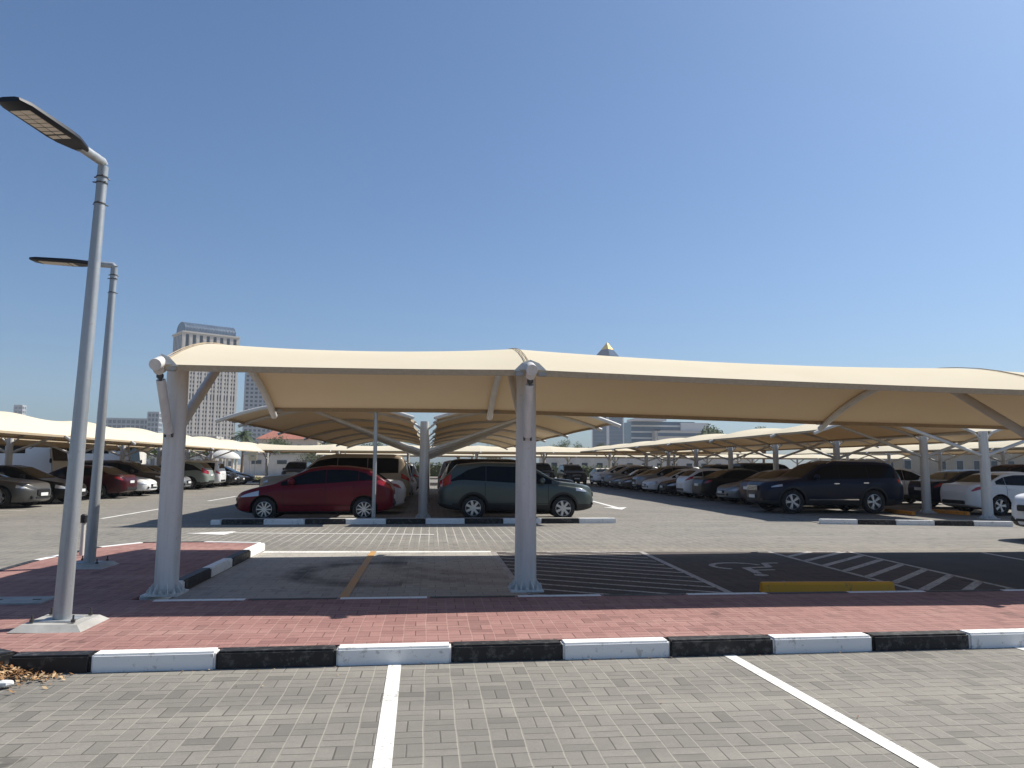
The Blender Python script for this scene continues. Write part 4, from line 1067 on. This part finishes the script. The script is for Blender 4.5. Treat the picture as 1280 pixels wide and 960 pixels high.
mb.build('roof_ribs', noisy('rib_metal', (.2, .23, .27), (.16, .19, .23), .2, .5), root)
tag(root, 'beige hotel tower with rows of dark windows and a blue barrel roof', 'tower')
def slab_tower(name, x, y, w, dep, h, cols, rows, wall, glass, label, rz=0, pier=.6, band=.9, cat='tower'):
    root = empty(name, (x, y, 0)); wm, gm = tower_mats(label.replace(' ', '_')[:18], wall, glass)
    d = Vector((math.cos(rz), math.sin(rz))); n = Vector((-d.y, d.x))
    block(root, 'window_glazing', (0, 0), d, w, dep, 0, h, gm)['kind'] = 'stuff'
    lattice(root, (0, 0), d, w, h, cols, rows, pier, band, 0, wm)
    lattice(root, tuple(d * w), n, dep, h, max(2, int(cols * dep / w)), rows, pier, band, 0, wm)
    lattice(root, tuple(n * dep), -n, dep, h, max(2, int(cols * dep / w)), rows, pier, band, 0, wm)
    block(root, 'roof', tuple(-d * .4 - n * .4), d, w + .8, dep + .8, h, h + 1, wm)
    return tag(root, label, cat)
slab_tower('apartment_tower', -146, 600, 23.5, 18, 72, 7, 22, (.33, .36, .40), (.07, .09, .12), 'grey-blue apartment tower behind the palm', R(8), 1.3, 1.5)
slab_tower('distant_block', -292, 700, 38, 20, 41, 10, 9, (.34, .37, .40), (.1, .12, .15), 'low wide blue-grey building beyond the lamp posts', R(6), .8, 1.5, 'building')
slab_tower('distant_block', -254, 700, 9, 12, 47, 3, 11, (.34, .37, .40), (.1, .12, .15), 'narrow grey stair block at the end of the low wide building', R(6), .8, 1.5, 'building')
slab_tower('distant_block', -472, 900, 8, 8, 66, 2, 14, (.38, .4, .42), (.15, .17, .2), 'tiny far tower top above the canopies at the edge of the photo', 0, 1, 2)
slab_tower('distant_block', -118, 330, 26, 14, 12.5, 10, 3, (.45, .43, .4), (.1, .1, .12), 'mid-rise pale block showing between the minibuses and canopies', R(4), .9, 1.2, 'building')
# red tiled house
root = empty('house', (-42, 230, 0)); MB().box((0, 0, 4.5), (17, 9, 9)).build('wall', noisy('house_wall', (.55, .48, .42), (.48, .42, .36), .4, .9), root)
MB().add([(-9.2, -5.2, 9), (9.2, -5.2, 9), (9.2, 5.2, 9), (-9.2, 5.2, 9), (-4.5, 0, 12), (4.5, 0, 12)], [(0, 1, 5, 4), (1, 2, 5), (2, 3, 4, 5), (3, 0, 4), (3, 2, 1, 0)]).build('roof', noisy('red_tiles', (.42, .16, .11), (.34, .13, .09), 1.2, .85), root)
for i in range(5):
    f = MB().box((-6.6 + 3.3 * i, -4.52, 6.5), (1.5, .12, 1.9)).build('window', M['wallwhite'], root); MB().box((-6.6 + 3.3 * i, -4.6, 6.5), (1.25, .06, 1.65)).build('pane', M['bgglass'], f)
tag(root, 'house with red tiled hipped roof partly hidden by the middle canopy', 'house')
# glass tower with golden pyramid
gw = mat('pyramid_glass', (.02, .05, .10), .15, 0, 0, .25); gold = mat('gold_cladding', (.95, .55, .04), .45, .2); trimm = noisy('glass_tower_trim', (.55, .56, .57), (.5, .51, .52), .1, .6)
root = empty('pyramid_tower', (192, 800, 0)); rz = R(-13.5)
def rb(mb, cx, cy, sx, sy, z0, z1): mb.box((cx * math.cos(rz) - cy * math.sin(rz), cx * math.sin(rz) + cy * math.cos(rz), (z0 + z1) / 2), (sx, sy, z1 - z0), rz); return mb
rb(MB(), 0, 0, 34, 30, 0, 96).build('lower_shaft', gw, root)
rz0 = rz; rz = R(-50); rb(MB(), 0, 0, 20, 19, 96, 122).build('upper_shaft', gw, root)
mb = MB(); rz = rz0
for j in range(24): rb(mb, 0, 0, 34.3, 30.3, 3.6 + 4 * j, 3.9 + 4 * j)
rz = R(-50)
for j in range(6): rb(mb, 0, 0, 20.3, 19.3, 99 + 4 * j, 99.3 + 4 * j)
mb.build('floor_lines', mat('floor_line', (.10, .14, .19), .3), root)
rz = rz0; mb = MB(); rb(mb, 0, 0, 3.0, 31.5, 0, 97); rb(mb, -16.6, 0, 1.2, 31, 0, 97); rb(mb, 16.6, 0, 1.2, 31, 0, 97); mb.build('white_fin', trimm, root)
def frus(s0, s1, z0, z1):
    q = lambda a, b, z: (a * math.cos(rz) - b * math.sin(rz), a * math.sin(rz) + b * math.cos(rz), z)
    P = [q(-s0, -s0 * .92, z0), q(s0, -s0 * .92, z0), q(s0, s0 * .92, z0), q(-s0, s0 * .92, z0), q(-s1, -s1 * .92, z1), q(s1, -s1 * .92, z1), q(s1, s1 * .92, z1), q(-s1, s1 * .92, z1)]
    return MB().add(P, [(0, 1, 5, 4), (1, 2, 6, 5), (2, 3, 7, 6), (3, 0, 4, 7), (4, 5, 6, 7)])
rz = R(-50)
frus(10, 4.9, 122, 130).build('chamfer', gw, root)
frus(5.0, .15, 130.02, 138.2).build('pyramid', gold, root)
tag(root, 'blue glass tower crowned by a golden pyramid', 'tower')
# glass office building
root = empty('office_building', (141, 500, 0)); og = mat('office_glass', (.03, .07, .13), .15, 0, 0, .3)
MB().box((18, 10, 16.2), (45, 20, 32.4)).build('glazing', og, root)
mb = MB()
for j in range(7): mb.box((18, -.2, 4.2 + 4.2 * j), (45.2, .5, 1.1))
mb.box((6, -.3, 33.2), (22, 21, 1.6)); mb.build('band', trimm, root)
MB().box((30, -4, 13), (40, 8, 26)).build('lower_wing', noisy('office_stone', (.50, .48, .44), (.44, .42, .38), .2, .85), root)
mb = MB()
for j in range(5): mb.box((30, -8.1, 4 + 4.8 * j), (38, .3, 2.2))
mb.build('strip_window', og, root)
MB().box((40, 4, 29), (20, 12, 5.5)).build('roof_plant', trimm, root)
mb = MB(); mb.tube([(14, 0, 33), (14, 0, 40)], .2, 6); mb.build('antenna', M['galv'], root)
tag(root, 'blue glass office building with white bands beside the dense dark tree', 'office building')

hz = bpy.data.materials.new('haze_air'); hz.use_nodes = True; N = NT(hz); N.n.remove(N.b)
pv = N.new('ShaderNodeVolumePrincipled'); pv.inputs['Color'].default_value = (.80, .88, .97, 1); pv.inputs['Density'].default_value = HAZE; pv.inputs['Anisotropy'].default_value = .1
N.link(pv.outputs[0], N.n['Material Output'].inputs['Volume'])
o = MB().box((0, 650, 74), (3300, 1760, 152)).build('haze', hz); o['kind'] = 'stuff'; o['label'] = 'thin pale haze over the far buildings'
# ------------------------------------------------------------------ light, sky, camera
EL, AZ = 50., math.degrees(math.atan2(.78, .325))          # sun azimuth from +Y towards +X
sun = bpy.data.lights.new('sun', 'SUN'); sun.energy = 5.0; sun.angle = R(.5); sun.color = (1., .945, .86)
so = bpy.data.objects.new('sun', sun); COL.objects.link(so)
sd = Vector((math.sin(R(AZ)) * math.cos(R(EL)), math.cos(R(AZ)) * math.cos(R(EL)), math.sin(R(EL))))
so.rotation_euler = sd.to_track_quat('Z', 'Y').to_euler()
w = bpy.data.worlds.new('World'); S.world = w; w.use_nodes = True
nt = w.node_tree; sky = nt.nodes.new('ShaderNodeTexSky'); sky.sky_type = 'NISHITA'; sky.sun_disc = False
sky.sun_elevation = R(EL); sky.sun_rotation = R(AZ); sky.air_density = 1.0; sky.dust_density = 1.5; sky.ozone_density = 3.2; sky.altitude = 0
bg = nt.nodes['Background']; bg.inputs['Strength'].default_value = .072
tint = nt.nodes.new('ShaderNodeMix'); tint.data_type = 'RGBA'; tint.blend_type = 'MULTIPLY'; tint.inputs[0].default_value = 1
tint.inputs[7].default_value = (.78, 1.0, 1.2, 1); nt.links.new(sky.outputs[0], tint.inputs[6]); nt.links.new(tint.outputs[2], bg.inputs[0])
cam = bpy.data.cameras.new('camera'); co = bpy.data.objects.new('camera', cam); COL.objects.link(co)
cam.sensor_width = 36; cam.sensor_fit = 'HORIZONTAL'; cam.lens = 930 / 1280 * 36; cam.clip_end = 5000; cam.clip_start = .05
yaw, pit, roll = R(6.14), math.atan(102 / 930), .006
f = Vector((math.sin(yaw) * math.cos(pit), math.cos(yaw) * math.cos(pit), math.sin(pit)))
r0 = Vector((math.cos(yaw), -math.sin(yaw), 0)); u0 = r0.cross(f)
rr = r0 * math.cos(roll) + u0 * math.sin(roll); uu = u0 * math.cos(roll) - r0 * math.sin(roll)
mw = Matrix((rr, uu, -f)).transposed().to_4x4(); mw.translation = (0, 0, 1.62)
co.matrix_world = mw
S.camera = co
S.view_settings.view_transform = 'Standard'; S.view_settings.look = 'None'; S.view_settings.exposure = .42; S.view_settings.gamma = 1
S.cycles.max_bounces = 6; S.cycles.diffuse_bounces = 2; S.cycles.use_denoising = True
